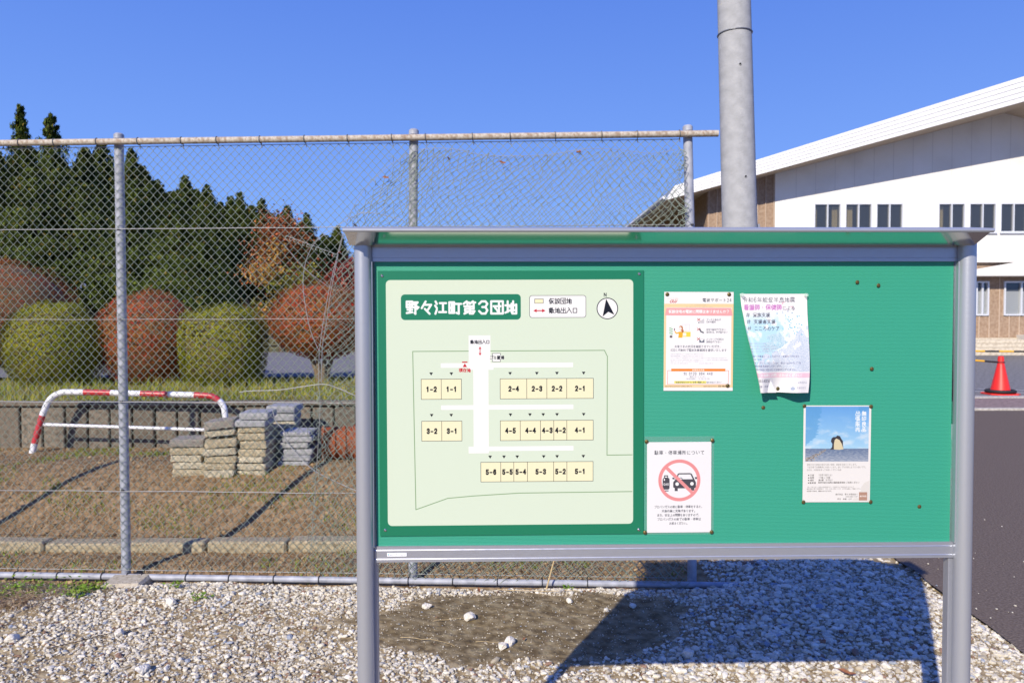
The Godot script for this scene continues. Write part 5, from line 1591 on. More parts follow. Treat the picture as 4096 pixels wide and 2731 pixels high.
	for x in [-2.60, -4.6]:
		m = Mb.new()
		m.box(Vector3(x, -0.04, 0.1), Vector3(0.27, 0.10, 0.2), 0.018, Basis.from_euler(Vector3(0.05, 0.06, 0.02)))
		put("footing", m, cm, f)

# ---------------------------------------------------------------- red and white pipe barrier
func barrier() -> void:
	var white := mat(Color8(232, 233, 236), 0.35)
	var red := mat(Color8(190, 46, 54), 0.35)
	for q in [white, red]:
		q.clearcoat_enabled = true
		q.clearcoat = 0.4
	var b := thing("pipe_barrier", "red and white bent-pipe barrier standing on the soil before the concrete wall", "barrier", Transform3D(Basis.IDENTITY, Vector3(-3.9, 0.42, -7.6)))
	var pts := curve(PackedVector3Array([Vector3(-4.87, 0.40, -7.56), Vector3(-4.815, 0.64, -7.58), Vector3(-4.765, 0.83, -7.6), Vector3(-4.70, 0.955, -7.61), Vector3(-4.61, 1.012, -7.62), Vector3(-4.50, 1.023, -7.62), Vector3(-4.0, 1.012, -7.62), Vector3(-3.5, 0.998, -7.62), Vector3(-3.14, 0.986, -7.62), Vector3(-3.03, 0.962, -7.62), Vector3(-2.95, 0.885, -7.62), Vector3(-2.925, 0.78, -7.61), Vector3(-2.915, 0.6, -7.6), Vector3(-2.91, 0.38, -7.59)]), 12)
	var bands := [0.1, 0.40, 0.93, 1.2, 1.49, 1.78, 2.06, 2.32, 2.74, 3.05, 3.4]
	var run := PackedVector3Array()
	var far := 0.0
	var n := 0
	for i in pts.size():
		run.append(pts[i] - b.position)
		if i > 0:
			far += pts[i].distance_to(pts[i - 1])
		if (n < bands.size() and far > bands[n]) or i == pts.size() - 1:
			if run.size() > 1:
				var m := Mb.new()
				m.tube(run, 0.0305, 16)
				put("red_band" if n % 2 else "white_band", m, red if n % 2 else white, b)
			run = PackedVector3Array([pts[i] - b.position])
			n += 1
	var m := Mb.new()
	m.tube(PackedVector3Array([Vector3(-4.795, 0.695, -7.6) - b.position, Vector3(-2.92, 0.628, -7.61) - b.position]), 0.0175, 14)
	put("cross_rail", m, white, b)

# ---------------------------------------------------------------- stacked paving slabs
func rough_slab(w: float, h: float, d: float, ragged: float, seed_: int) -> Mb:
	var f := FastNoiseLite.new()
	f.seed = seed_
	f.frequency = 12.0
	var m := Mb.new()
	var side := func(u: float, v: float) -> Vector3:
		# u goes round the slab, v from bottom edge to top edge
		var per := fposmod(u, 1.0) * 4.0
		var s := int(per) % 4
		var t := per - int(per)
		var q: Vector2 = [V2(-1, 1), V2(1, 1), V2(1, -1), V2(-1, -1)][s].lerp([V2(1, 1), V2(1, -1), V2(-1, -1), V2(-1, 1)][s], t)
		var p := Vector3(q.x * w / 2, (v - 0.5) * h, q.y * d / 2)
		var dent := 1.0 - ragged * (0.5 + 0.5 * f.get_noise_3dv(p * 1.0)) * (0.09 + 0.07 * f.get_noise_3dv(p * 3.0))
		var curl := 1.0 - 0.025 * pow(absf(v * 2.0 - 1.0), 4.0)
		return Vector3(p.x * dent * curl, p.y + ragged * 0.006 * f.get_noise_3dv(p * 2.0 + Vector3.ONE), p.z * dent * curl)
	m.grid(56, 5, side)
	for v in [0.0, 1.0]:
		var mid := Vector3(0, (v - 0.5) * h, 0)
		for k in 56:
			m.tri(mid, side.call(k / 56.0, v), side.call((k + 1) / 56.0, v), Vector3(0, v - 0.5, 0))
	return m

func slabs() -> void:
	var sand := concrete(130, Color8(150, 136, 110), Color8(212, 199, 168), 3.0, 1.2)
	var sandy := concrete(133, Color8(164, 152, 128), Color8(220, 211, 186), 3.0, 1.2)
	var pebbly := concrete(136, Color8(132, 124, 116), Color8(190, 182, 170), 6.0, 1.0)
	var grey := concrete(139, Color8(138, 139, 141), Color8(172, 173, 176), 2.0, 0.3)
	var order := ["lowest", "second from the bottom", "third from the bottom", "fourth from the bottom", "fifth from the bottom", "sixth from the bottom", "seventh from the bottom", "eighth from the bottom", "ninth from the bottom", "tenth from the bottom"]
	rng.seed = 41
	# name, x, z, turn, wide, deep, list of thickness, first grey layer, lean, height of the ground under it
	var stacks := [
		["low leftmost sandstone-coloured stack", -2.945, -6.88, 0.05, 0.315, 0.30, 5, 99, 0.0, 0.067, 0.335],
		["leaning stack, second from the left", -2.655, -6.86, 0.12, 0.30, 0.30, 7, 99, 0.012, 0.068, 0.335],
		["tall stack in the middle with a grey top", -2.36, -6.9, -0.02, 0.275, 0.30, 9, 7, 0.0, 0.061, 0.325],
		["rear stack with a grey top slab, touching the wall's height", -2.28, -7.45, 0.04, 0.29, 0.30, 7, 5, 0.0, 0.068, 0.41],
		["low right stack of grey slabs", -2.02, -7.1, -0.03, 0.275, 0.30, 6, 0, 0.0, 0.047, 0.385]]
	for s in stacks:
		var y: float = s[10]
		for k in s[6]:
			var h: float = s[9] * rng.randf_range(0.74, 1.08)
			var is_grey: bool = k >= s[7]
			var last: bool = k == s[6] - 1
			var m := rough_slab(s[4] * rng.randf_range(0.93, 1.05), h, s[5], 0.25 if is_grey else 1.7, rng.randi() % 9999)
			var tilt: float = s[8] * maxf(0.0, k - 2.0)
			var where := Transform3D(Basis.from_euler(Vector3(rng.randf_range(-0.02, 0.02), s[3] + rng.randf_range(-0.09, 0.09), tilt * 2.2 + rng.randf_range(-0.012, 0.012))), Vector3(s[1] + rng.randf_range(-0.018, 0.018), y + h / 2 + tilt * 0.2, s[2] + rng.randf_range(-0.015, 0.015)))
			var tone: Material = grey if is_grey else (pebbly if last else (sand if rng.randf() < 0.5 else sandy))
			var o := put("paving_slab", m, tone, null, where)
			tag(o, "%s paving slab, %s of the %s" % ["grey concrete" if is_grey else "broken yellowish", "topmost" if last else order[k], s[0]], "paving slab", "paving slabs stacked behind the fence")
			y += h + 0.009 + (0.02 if s[8] > 0.0 and k == 4 else 0.0)
	# a rusty bundle of rods beside the low grey stack
	var rust := world_tex(mat(Color.WHITE, 0.9), noise_tex(0.03, [[0.0, Color8(96, 50, 34)], [0.5, Color8(146, 78, 50)], [1.0, Color8(182, 112, 70)]], 512, 5, 150), 4.0)
	var r := thing("rusty_pipe", "rust-brown ribbed steel pipe lying on the soil right of the grey slabs", "pipe", Transform3D(Basis.from_euler(Vector3(0, 0.25, 0)), Vector3(-1.42, 0.57, -7.25)))
	var m := Mb.new()
	m.tube(PackedVector3Array([Vector3(-0.42, 0, 0), Vector3(0.8, 0, 0)]), 0.155, 22, false)
	m.tube(PackedVector3Array([Vector3(-0.42, 0, 0), Vector3(0.8, 0, 0)]), 0.14, 22, false)
	put("barrel", m, rust, r)
	for k in 13:
		var ring := PackedVector3Array()
		for j in 23:
			ring.append(Vector3(-0.4 + 0.098 * k, cos(TAU * j / 22) * 0.158, sin(TAU * j / 22) * 0.158))
		m = Mb.new()
		m.tube(ring, 0.014, 6, false)
		put("rib", m, rust, r)

# ---------------------------------------------------------------- the notice board; its x axis runs along it, z comes towards the reader
const BOARD := Vector3(0.4637, 0, -2.3315)
const FACE := -0.007

func on_board(x: float, y: float, out := 0.0) -> Transform3D:
	var b := Transform3D(Basis(Vector3.UP, 0.0204), BOARD)
	return b * Transform3D(Basis.IDENTITY, Vector3(x, y, FACE + out))

func notice_board() -> void:
	var b := thing("notice_board", "outdoor notice board with green panel, aluminium frame, two posts and a slim roof", "notice board", Transform3D(Basis(Vector3.UP, 0.0204), BOARD))
	var alu := mat(Color8(176, 180, 188), 0.36, 0.5)
	var alu_flat := mat(Color8(178, 182, 192), 0.4, 0.65)
	var soffit := mat(Color8(214, 214, 212), 0.14, 1.0)
	for q in [alu, alu_flat]:
		q.roughness_texture = noise_tex(0.02, [[0.0, Color(0.75, 0.75, 0.75)], [0.5, Color(0.95, 0.95, 0.95)], [0.8, Color.WHITE], [1.0, Color(1, 1, 1)]], 256, 5, 180)
		q.uv1_triplanar = true
		q.uv1_scale = Vector3(4, 30, 4)
	# panel of ribbed green vinyl
	var im := Image.create(512, 512, false, Image.FORMAT_RGBA8)
	var f := FastNoiseLite.new()
	f.seed = 5
	f.frequency = 0.02
	for y in 512:
		for x in 512:
			var a := TAU * x / 512.0
			var wav := f.get_noise_3d(cos(a) * 60.0, sin(a) * 60.0, y * 1.4)
			var fine := f.get_noise_3d(cos(a) * 420.0, sin(a) * 420.0, y * 3.0 + 700.0)
			var v := 0.5 + 0.36 * sin(TAU * (y / 16.0 + wav * 0.3)) + 0.25 * fine
			im.set_pixel(x, y, Color(v, v, v))
	im.generate_mipmaps()
	var rib := ImageTexture.create_from_image(im)
	var vinyl := mat(Color8(42, 145, 119), 0.62)
	vinyl.heightmap_enabled = true
	vinyl.heightmap_texture = rib
	vinyl.heightmap_scale = 0.05
	vinyl.uv1_scale = Vector3(13, 6.4, 1)
	var m := Mb.new()
	m.quad(Vector3(-0.893, 1.9275, FACE), Vector3(0.932, 1.9275, FACE), Vector3(0.932, 1.043, FACE), Vector3(-0.893, 1.043, FACE), Vector3.BACK)
	m.box(Vector3(0.0195, 1.4853, FACE - 0.0085), Vector3(1.825, 0.8845, 0.012))
	put("panel", m, vinyl, b)
	m = Mb.new()
	m.box(Vector3(0.0195, 1.4853, FACE - 0.019), Vector3(1.82, 0.88, 0.006))
	put("back_sheet", m, alu_flat, b)
	# posts, and the flat profile that carries the panel inside each
	for q in [-0.9206, 0.9562]:
		m = Mb.new()
		m.tube(PackedVector3Array([Vector3(q, -0.3, 0.008), Vector3(q, 1.0, 0.008), Vector3(q, 1.992, 0.008)]), 0.0262, 32)
		put("post", m, alu, b)
		var s := 1.0 if q < 0.0 else -1.0
		m = Mb.new()
		m.box(Vector3(q + s * 0.0215, 0.845, -0.022), Vector3(0.027, 2.29, 0.03), 0.002)
		put("post_profile", m, alu_flat, b)
		m = Mb.new()
		m.box(Vector3(q + s * 0.0268, 1.485, 0.002), Vector3(0.004, 0.884, 0.022), 0.001)
		put("edge_strip", m, alu_flat, b)
	# rails, with fine grooves
	for q in [[1.9275, 1.985, [0.0, 0.22, 0.235, 0.80, 0.815, 1.0], "top_rail"], [0.994, 1.044, [0.0, 0.17, 0.205, 0.74, 0.79, 1.0], "bottom_rail"]]:
		m = Mb.new()
		var prof := PackedVector2Array()
		var h: float = q[1] - q[0]
		var lip: bool = q[3] == "bottom_rail"
		prof.append(Vector2(-0.02, q[0]))
		prof.append(Vector2(0.0, q[0]))
		var marks := [q[0] + h * 0.20, q[0] + h * 0.76]
		for y in marks:
			if lip:
				prof.append_array(PackedVector2Array([Vector2(0.0, y - 0.002), Vector2(0.0018, y - 0.0012), Vector2(0.0004, y + 0.0014), Vector2(0.0, y + 0.002)]))
			else:
				prof.append_array(PackedVector2Array([Vector2(0.0, y - 0.0008), Vector2(-0.002, y - 0.0006), Vector2(-0.002, y + 0.0006), Vector2(0.0, y + 0.0008)]))
		prof.append(Vector2(0.0, q[1]))
		prof.append(Vector2(-0.02, q[1]))
		m.prism(prof, -0.8935, 0.933)
		put(q[3], m, alu_flat, b)
	# roof: a lip in front, a soffit that rises towards it, a flat top that runs back
	m = Mb.new()
	m.prism(PackedVector2Array([Vector2(0.0340, 1.9745), Vector2(0.1180, 2.0095), Vector2(0.1180, 2.0125), Vector2(0.0340, 2.0125)]), -0.957, 0.962)
	put("roof_soffit", m, soffit, b)
	m = Mb.new()
	m.prism(PackedVector2Array([Vector2(0.1185, 2.004), Vector2(0.1230, 2.005), Vector2(0.1255, 2.0085), Vector2(0.1255, 2.0135), Vector2(0.1220, 2.0165), Vector2(0.0140, 2.032), Vector2(-0.1100, 2.032), Vector2(-0.1140, 2.022), Vector2(-0.1100, 2.013), Vector2(0.1185, 2.013)]), -0.959, 0.964)
	put("roof", m, alu, b)
	m = Mb.new()
	m.prism(PackedVector2Array([Vector2(-0.1000, 1.986), Vector2(0.0330, 1.975), Vector2(0.0330, 2.0124), Vector2(-0.1000, 2.0124)]), -0.953, 0.958)
	put("roof_back", m, alu, b)
	# the printed plate
	var plate_m := mat(Color(0.855, 0.855, 0.855), 0.3)
	plate_m.albedo_texture = print_map()
	m = Mb.new()
	m.quad(Vector3(-0.412, 0.412, 0.0016), Vector3(0.412, 0.412, 0.0016), Vector3(0.412, -0.412, 0.0016), Vector3(-0.412, -0.412, 0.0016), Vector3.BACK)
	var plate := put("map_plate", m, plate_m, b, Transform3D(Basis.from_euler(Vector3(0, 0, 0.002)), Vector3(-0.4648, 1.4878, FACE + 0.0024)))
	plate.set_meta("label", "printed site map of the housing blocks on a green-edged plate")
	m = Mb.new()
	m.box(Vector3.ZERO, Vector3(0.8244, 0.8244, 0.003), 0.0006)
	put("plate_edge", m, mat(Color8(34, 128, 96), 0.4), plate)
	var screw_m := mat(Color8(196, 198, 200), 0.2, 0.95)
	for q in [[-0.8637, 1.8847], [-0.0672, 1.8888], [-0.8606, 1.0952], [-0.0681, 1.0891]]:
		m = Mb.new()
		m.lathe(PackedVector2Array([Vector2(0, 0.0036), Vector2(0.0025, 0.0032), Vector2(0.0042, 0.002), Vector2(0.0052, 0.0)]), 14, Transform3D(Basis.from_euler(Vector3(PI / 2, 0, 0)), Vector3.ZERO))
		m.box(Vector3(0, 0, 0.0036), Vector3(0.005, 0.0008, 0.0004))
		m.box(Vector3(0, 0, 0.0037), Vector3(0.0008, 0.005, 0.0004))
		put("screw", m, screw_m, plate, Transform3D(Basis.IDENTITY, Vector3(q[0] + 0.4648, q[1] - 1.4878, 0.0018)))
	var st := mat(Color.WHITE, 0.3)
	st.albedo_texture = print_sticker()
	m = Mb.new()
	m.quad(Vector3(-0.0302, 0.0054, 0), Vector3(0.0302, 0.0054, 0), Vector3(0.0302, -0.0054, 0), Vector3(-0.0302, -0.0054, 0), Vector3.BACK)
	put("maker_sticker", m, st, b, Transform3D(Basis.IDENTITY, Vector3(-0.8238, 1.0188, 0.0022)))
	notices()
	tacks()

func paper_material(t: Texture2D, rough := 0.7) -> StandardMaterial3D:
	var m := mat(Color(0.855, 0.855, 0.855), rough)
	m.albedo_texture = t
	m.backlight_enabled = true
	m.backlight = Color(0.08, 0.08, 0.08)
	m.texture_repeat = false
	return m

func notices() -> void:
	var flat := func(called: String, label: String, tex: Texture2D, x: float, y: float, w: float, h: float, turn: float, rough: float, wave: float, out := 0.0006) -> void:
		var m := Mb.new()
		m.grid(16, 22, func(a: float, b: float) -> Vector3:
			return Vector3((a - 0.5) * w, (0.5 - b) * h, 0.0012 + wave * (sin(a * PI) * sin(b * 5.0 + 0.5) * 0.5 + 0.5) * (4.0 * a * (1.0 - a) + 0.2)))
		var o := put(called, m, paper_material(tex, rough), null, on_board(x, y, out) * Transform3D(Basis.from_euler(Vector3(0, 0, turn)), Vector3.ZERO))
		tag(o, label, "notice")
	flat.call("paper_notice", "orange-edged phone support notice with a drawing of a woman, upper left of the papers", print_phone_notice(), 0.1192, 1.6793, 0.2176, 0.3084, -0.004, 0.5, 0.0012)
	flat.call("paper_notice", "white notice with a red no-parking ring over a car and gas bottle, beside the map", print_parking_notice(), 0.0600, 1.2222, 0.2026, 0.2852, 0.002, 0.6, 0.0010, 0.0014)
	flat.call("paper_notice", "water-stained sale notice with a photo of a rock in the sea, lower right", print_sale_notice(), 0.5588, 1.3244, 0.2145, 0.3056, -0.004, 0.55, 0.0010)
	# clear sleeve behind and around the no-parking notice
	var film := mat(Color(0.9, 0.97, 1.0, 0.04), 0.1)
	film.transparency = BaseMaterial3D.TRANSPARENCY_ALPHA
	var m := Mb.new()
	m.box(Vector3.ZERO, Vector3(0.219, 0.309, 0.0003))
	tag(put("clear_sleeve", m, film, null, on_board(0.0605, 1.2275, 0.0006)), "clear plastic sleeve that holds the no-parking notice", "sleeve")
	# the curling notice: pinned at the top and by one tack below, its left edge rolled back
	m = Mb.new()
	var w := 0.2118
	var h := 0.3055
	var r := 0.011
	m.grid(60, 30, func(a: float, b: float) -> Vector3:
		var right := 0.2118 - 0.0115 * b * b
		var left := 0.0525 * pow(b, 1.1)
		var off := 0.0015 + 0.058 * smoothstep(0.0, 1.0, b) * (1.0 - 0.64 * exp(-pow((a - 0.56) / 0.2, 2.0)) * smoothstep(0.55, 1.0, b)) - 0.014 * smoothstep(0.75, 1.0, a) * b * b
		var u := w * (1.0 - a) - (w - 0.2118)
		var straight := right - left - r
		var x: float
		var z: float
		if u <= straight or b < 0.02:
			x = right - u
			z = off
		else:
			var ph := (u - straight) / r
			var rr: float = minf(r, off * 0.48)
			if ph < PI:
				x = left + r - r * sin(ph)
				z = off - rr * (1.0 - cos(ph))
			else:
				x = left + r + (u - straight - PI * r)
				z = off - 2.0 * rr
		return Vector3(x, -b * h, z))
	var o := put("paper_notice", m, paper_material(print_care_notice(), 0.55), null, on_board(0.2478, 1.8272, 0.0))
	tag(o, "curling pale-blue nurses' support notice, its lower left edge rolled back", "notice")

func tack(label: String, x: float, y: float, proto: Node3D, out := 0.003) -> void:
	var t := on_board(x, y, out) * Transform3D(Basis.from_euler(Vector3(rng.randf_range(-0.12, 0.12), rng.randf_range(-0.12, 0.12), rng.randf() * 6.0)), Vector3.ZERO)
	if proto.has_meta("used"):
		again(proto, t, label)
	else:
		proto.transform = t
		proto.set_meta("label", label)
		proto.set_meta("used", true)

func tacks() -> void:
	rng.seed = 14
	var brass := mat(Color8(100, 88, 52), 0.4, 0.5)
	var pin := thing("thumb_tack", "", "thumb tack", Transform3D.IDENTITY, "brass tacks in the green panel")
	var m := Mb.new()
	m.lathe(PackedVector2Array([Vector2(0, 0.0026), Vector2(0.0028, 0.0023), Vector2(0.0051, 0.0014), Vector2(0.0062, 0.0), Vector2(0.0057, -0.0003), Vector2(0.0, -0.0002)]), 18, Transform3D(Basis.from_euler(Vector3(PI / 2, 0, 0)), Vector3.ZERO))
	put("head", m, brass, pin)
	m = Mb.new()
	m.tube(PackedVector3Array([Vector3(0, 0, 0.0002), Vector3(0, 0, -0.009)]), 0.0005, 6)
	put("needle", m, mat(Color8(180, 180, 178), 0.3, 0.9), pin)
	for q in [["upper left corner of the phone support notice", 0.0202, 1.826], ["upper right corner of the phone support notice", 0.2139, 1.8257], ["lower right corner of the phone support notice", 0.211, 1.5405],
			["upper left corner of the sale notice", 0.4539, 1.4761], ["upper right corner of the sale notice", 0.665, 1.4736], ["lower left corner of the sale notice", 0.4535, 1.1729], ["lower right corner of the sale notice", 0.6677, 1.1721],
			["upper left corner of the no-parking notice", -0.0438, 1.3672], ["upper right corner of the no-parking notice", 0.1633, 1.37], ["lower left corner of the no-parking notice", -0.0476, 1.081], ["lower right corner of the no-parking notice", 0.1626, 1.0809]]:
		tack("brass tack at the " + q[0], q[1], q[2], pin, 0.0055 if q[1] < 0.17 and q[2] < 1.4 else 0.0038)
	tack("brass tack through the bottom of the curling notice", 0.362, 1.5329, pin, 0.0245)
	for q in [["just below the curling notice", 0.3247, 1.4712, 0.001], ["upper left of the pair near the panel's top right", 0.617, 1.8633, 0.004], ["lower right of the pair near the panel's top right", 0.6841, 1.8532, 0.004], ["in the bare middle of the panel, above the sale notice", 0.6659, 1.5921, 0.004], ["near the panel's lower right corner", 0.8247, 1.1552, 0.001]]:
		tack("lone brass tack %s" % q[0], q[1], q[2], pin, q[3])
	var clear := mat(Color(0.86, 0.95, 0.9, 0.25), 0.08)
	clear.transparency = BaseMaterial3D.TRANSPARENCY_ALPHA
	for q in [["left", 0.2538, 1.8241], ["right", 0.4538, 1.8231]]:
		m = Mb.new()
		m.lathe(PackedVector2Array([Vector2(0, 0.013), Vector2(0.0052, 0.0125), Vector2(0.0056, 0.0105), Vector2(0.0032, 0.009), Vector2(0.0030, 0.004), Vector2(0.0056, 0.002), Vector2(0.0056, 0.0), Vector2(0, 0.0)]), 16, Transform3D(Basis.from_euler(Vector3(PI / 2, 0, 0)), Vector3.ZERO))
		tag(put("push_pin", m, clear, null, on_board(q[1], q[2], 0.0024)), "clear plastic push pin at the top %s corner of the curling notice" % q[0], "push pin", "clear push pins")

# ---------------------------------------------------------------- gravel
func stone(seed_: int, sharp: float, fine := false) -> ArrayMesh:
	var f := FastNoiseLite.new()
	f.seed = seed_
	f.frequency = 0.8
	var t := (1.0 + sqrt(5.0)) / 2.0
	var p := []
	for q in [[-1, t, 0], [1, t, 0], [-1, -t, 0], [1, -t, 0], [0, -1, t], [0, 1, t], [0, -1, -t], [0, 1, -t], [t, 0, -1], [t, 0, 1], [-t, 0, -1], [-t, 0, 1]]:
		p.append(Vector3(q[0], q[1], q[2]).normalized())
	var faces := [[0, 11, 5], [0, 5, 1], [0, 1, 7], [0, 7, 10], [0, 10, 11], [1, 5, 9], [5, 11, 4], [11, 10, 2], [10, 7, 6], [7, 1, 8], [3, 9, 4], [3, 4, 2], [3, 2, 6], [3, 6, 8], [3, 8, 9], [4, 9, 5], [2, 4, 11], [6, 2, 10], [8, 6, 7], [9, 8, 1]]
	var m := Mb.new()
	var cuts := []
	var dice := RandomNumberGenerator.new()
	dice.seed = seed_
	for k in 11:
		cuts.append([Vector3(dice.randfn(), dice.randfn(), dice.randfn()).normalized(), sharp * dice.randf_range(0.82, 1.08)])
	var out := func(d: Vector3) -> Vector3:
		var q := d * (1.0 + 0.25 * f.get_noise_3dv(d * 1.4) + 0.12 * f.get_noise_3dv(d * 4.0))
		for c in cuts:
			q -= c[0] * maxf(0.0, q.dot(c[0]) - c[1])
		return q * Vector3(1.1, 0.7, 0.88)
	for q in faces:
		var a: Vector3 = p[q[0]]
		var b: Vector3 = p[q[1]]
		var c: Vector3 = p[q[2]]
		var ab := ((a + b) / 2).normalized()
		var bc := ((b + c) / 2).normalized()
		var ca := ((c + a) / 2).normalized()
		for s in [[a, ab, ca], [ab, b, bc], [ca, bc, c], [ab, bc, ca]]:
			if not fine:
				m.tri(out.call(s[0]), out.call(s[1]), out.call(s[2]), s[0])
				continue
			var d := ((s[0] + s[1]) / 2).normalized() as Vector3
			var e := ((s[1] + s[2]) / 2).normalized() as Vector3
			var g := ((s[2] + s[0]) / 2).normalized() as Vector3
			for w in [[s[0], d, g], [d, s[1], e], [g, e, s[2]], [d, e, g]]:
				m.tri(out.call(w[0]), out.call(w[1]), out.call(w[2]), w[0])
	return m.mesh()

func stone_tint() -> Color:
	var c := Color8(208, 200, 180).lerp(Color8(237, 232, 218), rng.randf())
	var d := rng.randf()
	if d < 0.15:
		c = Color8(164, 156, 140).lerp(Color8(196, 184, 160), rng.randf())
	elif d < 0.19:
		c = Color8(150, 158, 170).lerp(Color8(182, 188, 196), rng.randf())
	elif d < 0.22:
		c = Color8(150, 122, 104)
	return c.srgb_to_linear()

func gravel() -> void:
	rng.seed = 700
	var sm := tinted(0.9)
	sm.heightmap_enabled = true
	sm.heightmap_texture = noise_tex(0.05, [], 256, 4, 71)
	sm.heightmap_scale = 0.3
	sm.uv1_triplanar = true
	sm.uv1_scale = Vector3.ONE * 0.5
	var groups := [[], [], []]
	var tints := [[], [], []]
	var lay := func(x: float, z: float, s: float) -> void:
		var k := rng.randi() % 3
		var b := Basis.from_euler(Vector3(rng.randf_range(-0.4, 0.4), rng.randf() * TAU, rng.randf_range(-0.4, 0.4))).scaled_local(Vector3(s * rng.randf_range(0.85, 1.35), s * rng.randf_range(0.7, 1.1), s * rng.randf_range(0.8, 1.1)))
		groups[k].append(Transform3D(b, Vector3(x, ground_y(x, z) + s * 0.28, z)))
		tints[k].append(stone_tint())
	# pebbles trodden into the earth, everywhere in front of the fence
	for k in 112000:
		var z := rng.randf_range(-5.3, -2.3) if rng.randf() < 0.93 else rng.randf_range(-2.3, -0.6)
		var x := rng.randf_range(-4.4, 2.75)
		if z < -4.95 + 0.048 * x and x < 1.32:
			continue
		var bare := dirt(x, z)
		var drift := 0.5 + 0.5 * grain.get_noise_2d(x * 70.0 + 40.0, z * 70.0)
		if rng.randf() > (1.0 - bare) * lerpf(0.62, 1.0, smoothstep(0.3, 0.6, drift)) + 0.22 * bare:
			continue
		var s := (0.0035 + 0.0085 * pow(rng.randf(), 2.2)) * (1.0 + 0.8 * pow(rng.randf(), 5.0))
		if bare > 0.5:
			s *= 0.4
		lay.call(x, z, s)
	# coarser white stone: a band along the fence, clusters on the left, deep on the right
	for k in 36000:
		var z := rng.randf_range(-9.0, -1.6)
		var x := rng.randf_range(-4.4, 2.85)
		if z < -4.98 + 0.048 * x and x < 1.34:
			continue
		var n := grain.get_noise_2d(x * 45.0 + 90.0, z * 45.0)
		var band := smoothstep(-4.45, -4.75, z) * smoothstep(-3.0, -2.4, x) * (1.0 - smoothstep(-0.9, -0.5, x)) * 0.75
		var right := smoothstep(0.75 + 0.3 * n, 1.25 + 0.3 * n, x + 0.35 * (z + 4.3)) * (1.0 - 0.6 * smoothstep(2.2, 2.8, x))
		var near := smoothstep(-3.95, -3.7, z + 0.2 * n) * smoothstep(-0.95, -0.5, x) * 0.55
		var chance: float = max(max(band, right), max(near, 0.05)) * (1.0 - 0.97 * dirt(x, z))
		if rng.randf() > chance:
			continue
		var s := rng.randf_range(0.009, 0.019) * (1.0 + 0.55 * pow(rng.randf(), 3.0)) * lerpf(0.8, 1.0, right)
		lay.call(x, z, s)
	# a few strays on the asphalt
	for k in 160:
		var z := rng.randf_range(-9.0, -2.5)
		var x := 2.7 + absf(rng.randfn()) * 0.7
		groups[0].append(Transform3D(Basis(Vector3.UP, rng.randf() * TAU).scaled(Vector3.ONE * rng.randf_range(0.003, 0.009)), Vector3(x, 0.01, z)))
		tints[0].append(stone_tint())
	for k in 3:
		tag(many("gravel", stone(501 + k, [0.78, 0.86, 0.7][k]), sm, groups[k], tints[k]), "pale crushed-stone gravel in front of the fence and right of it", "gravel", "gravel on the ground")

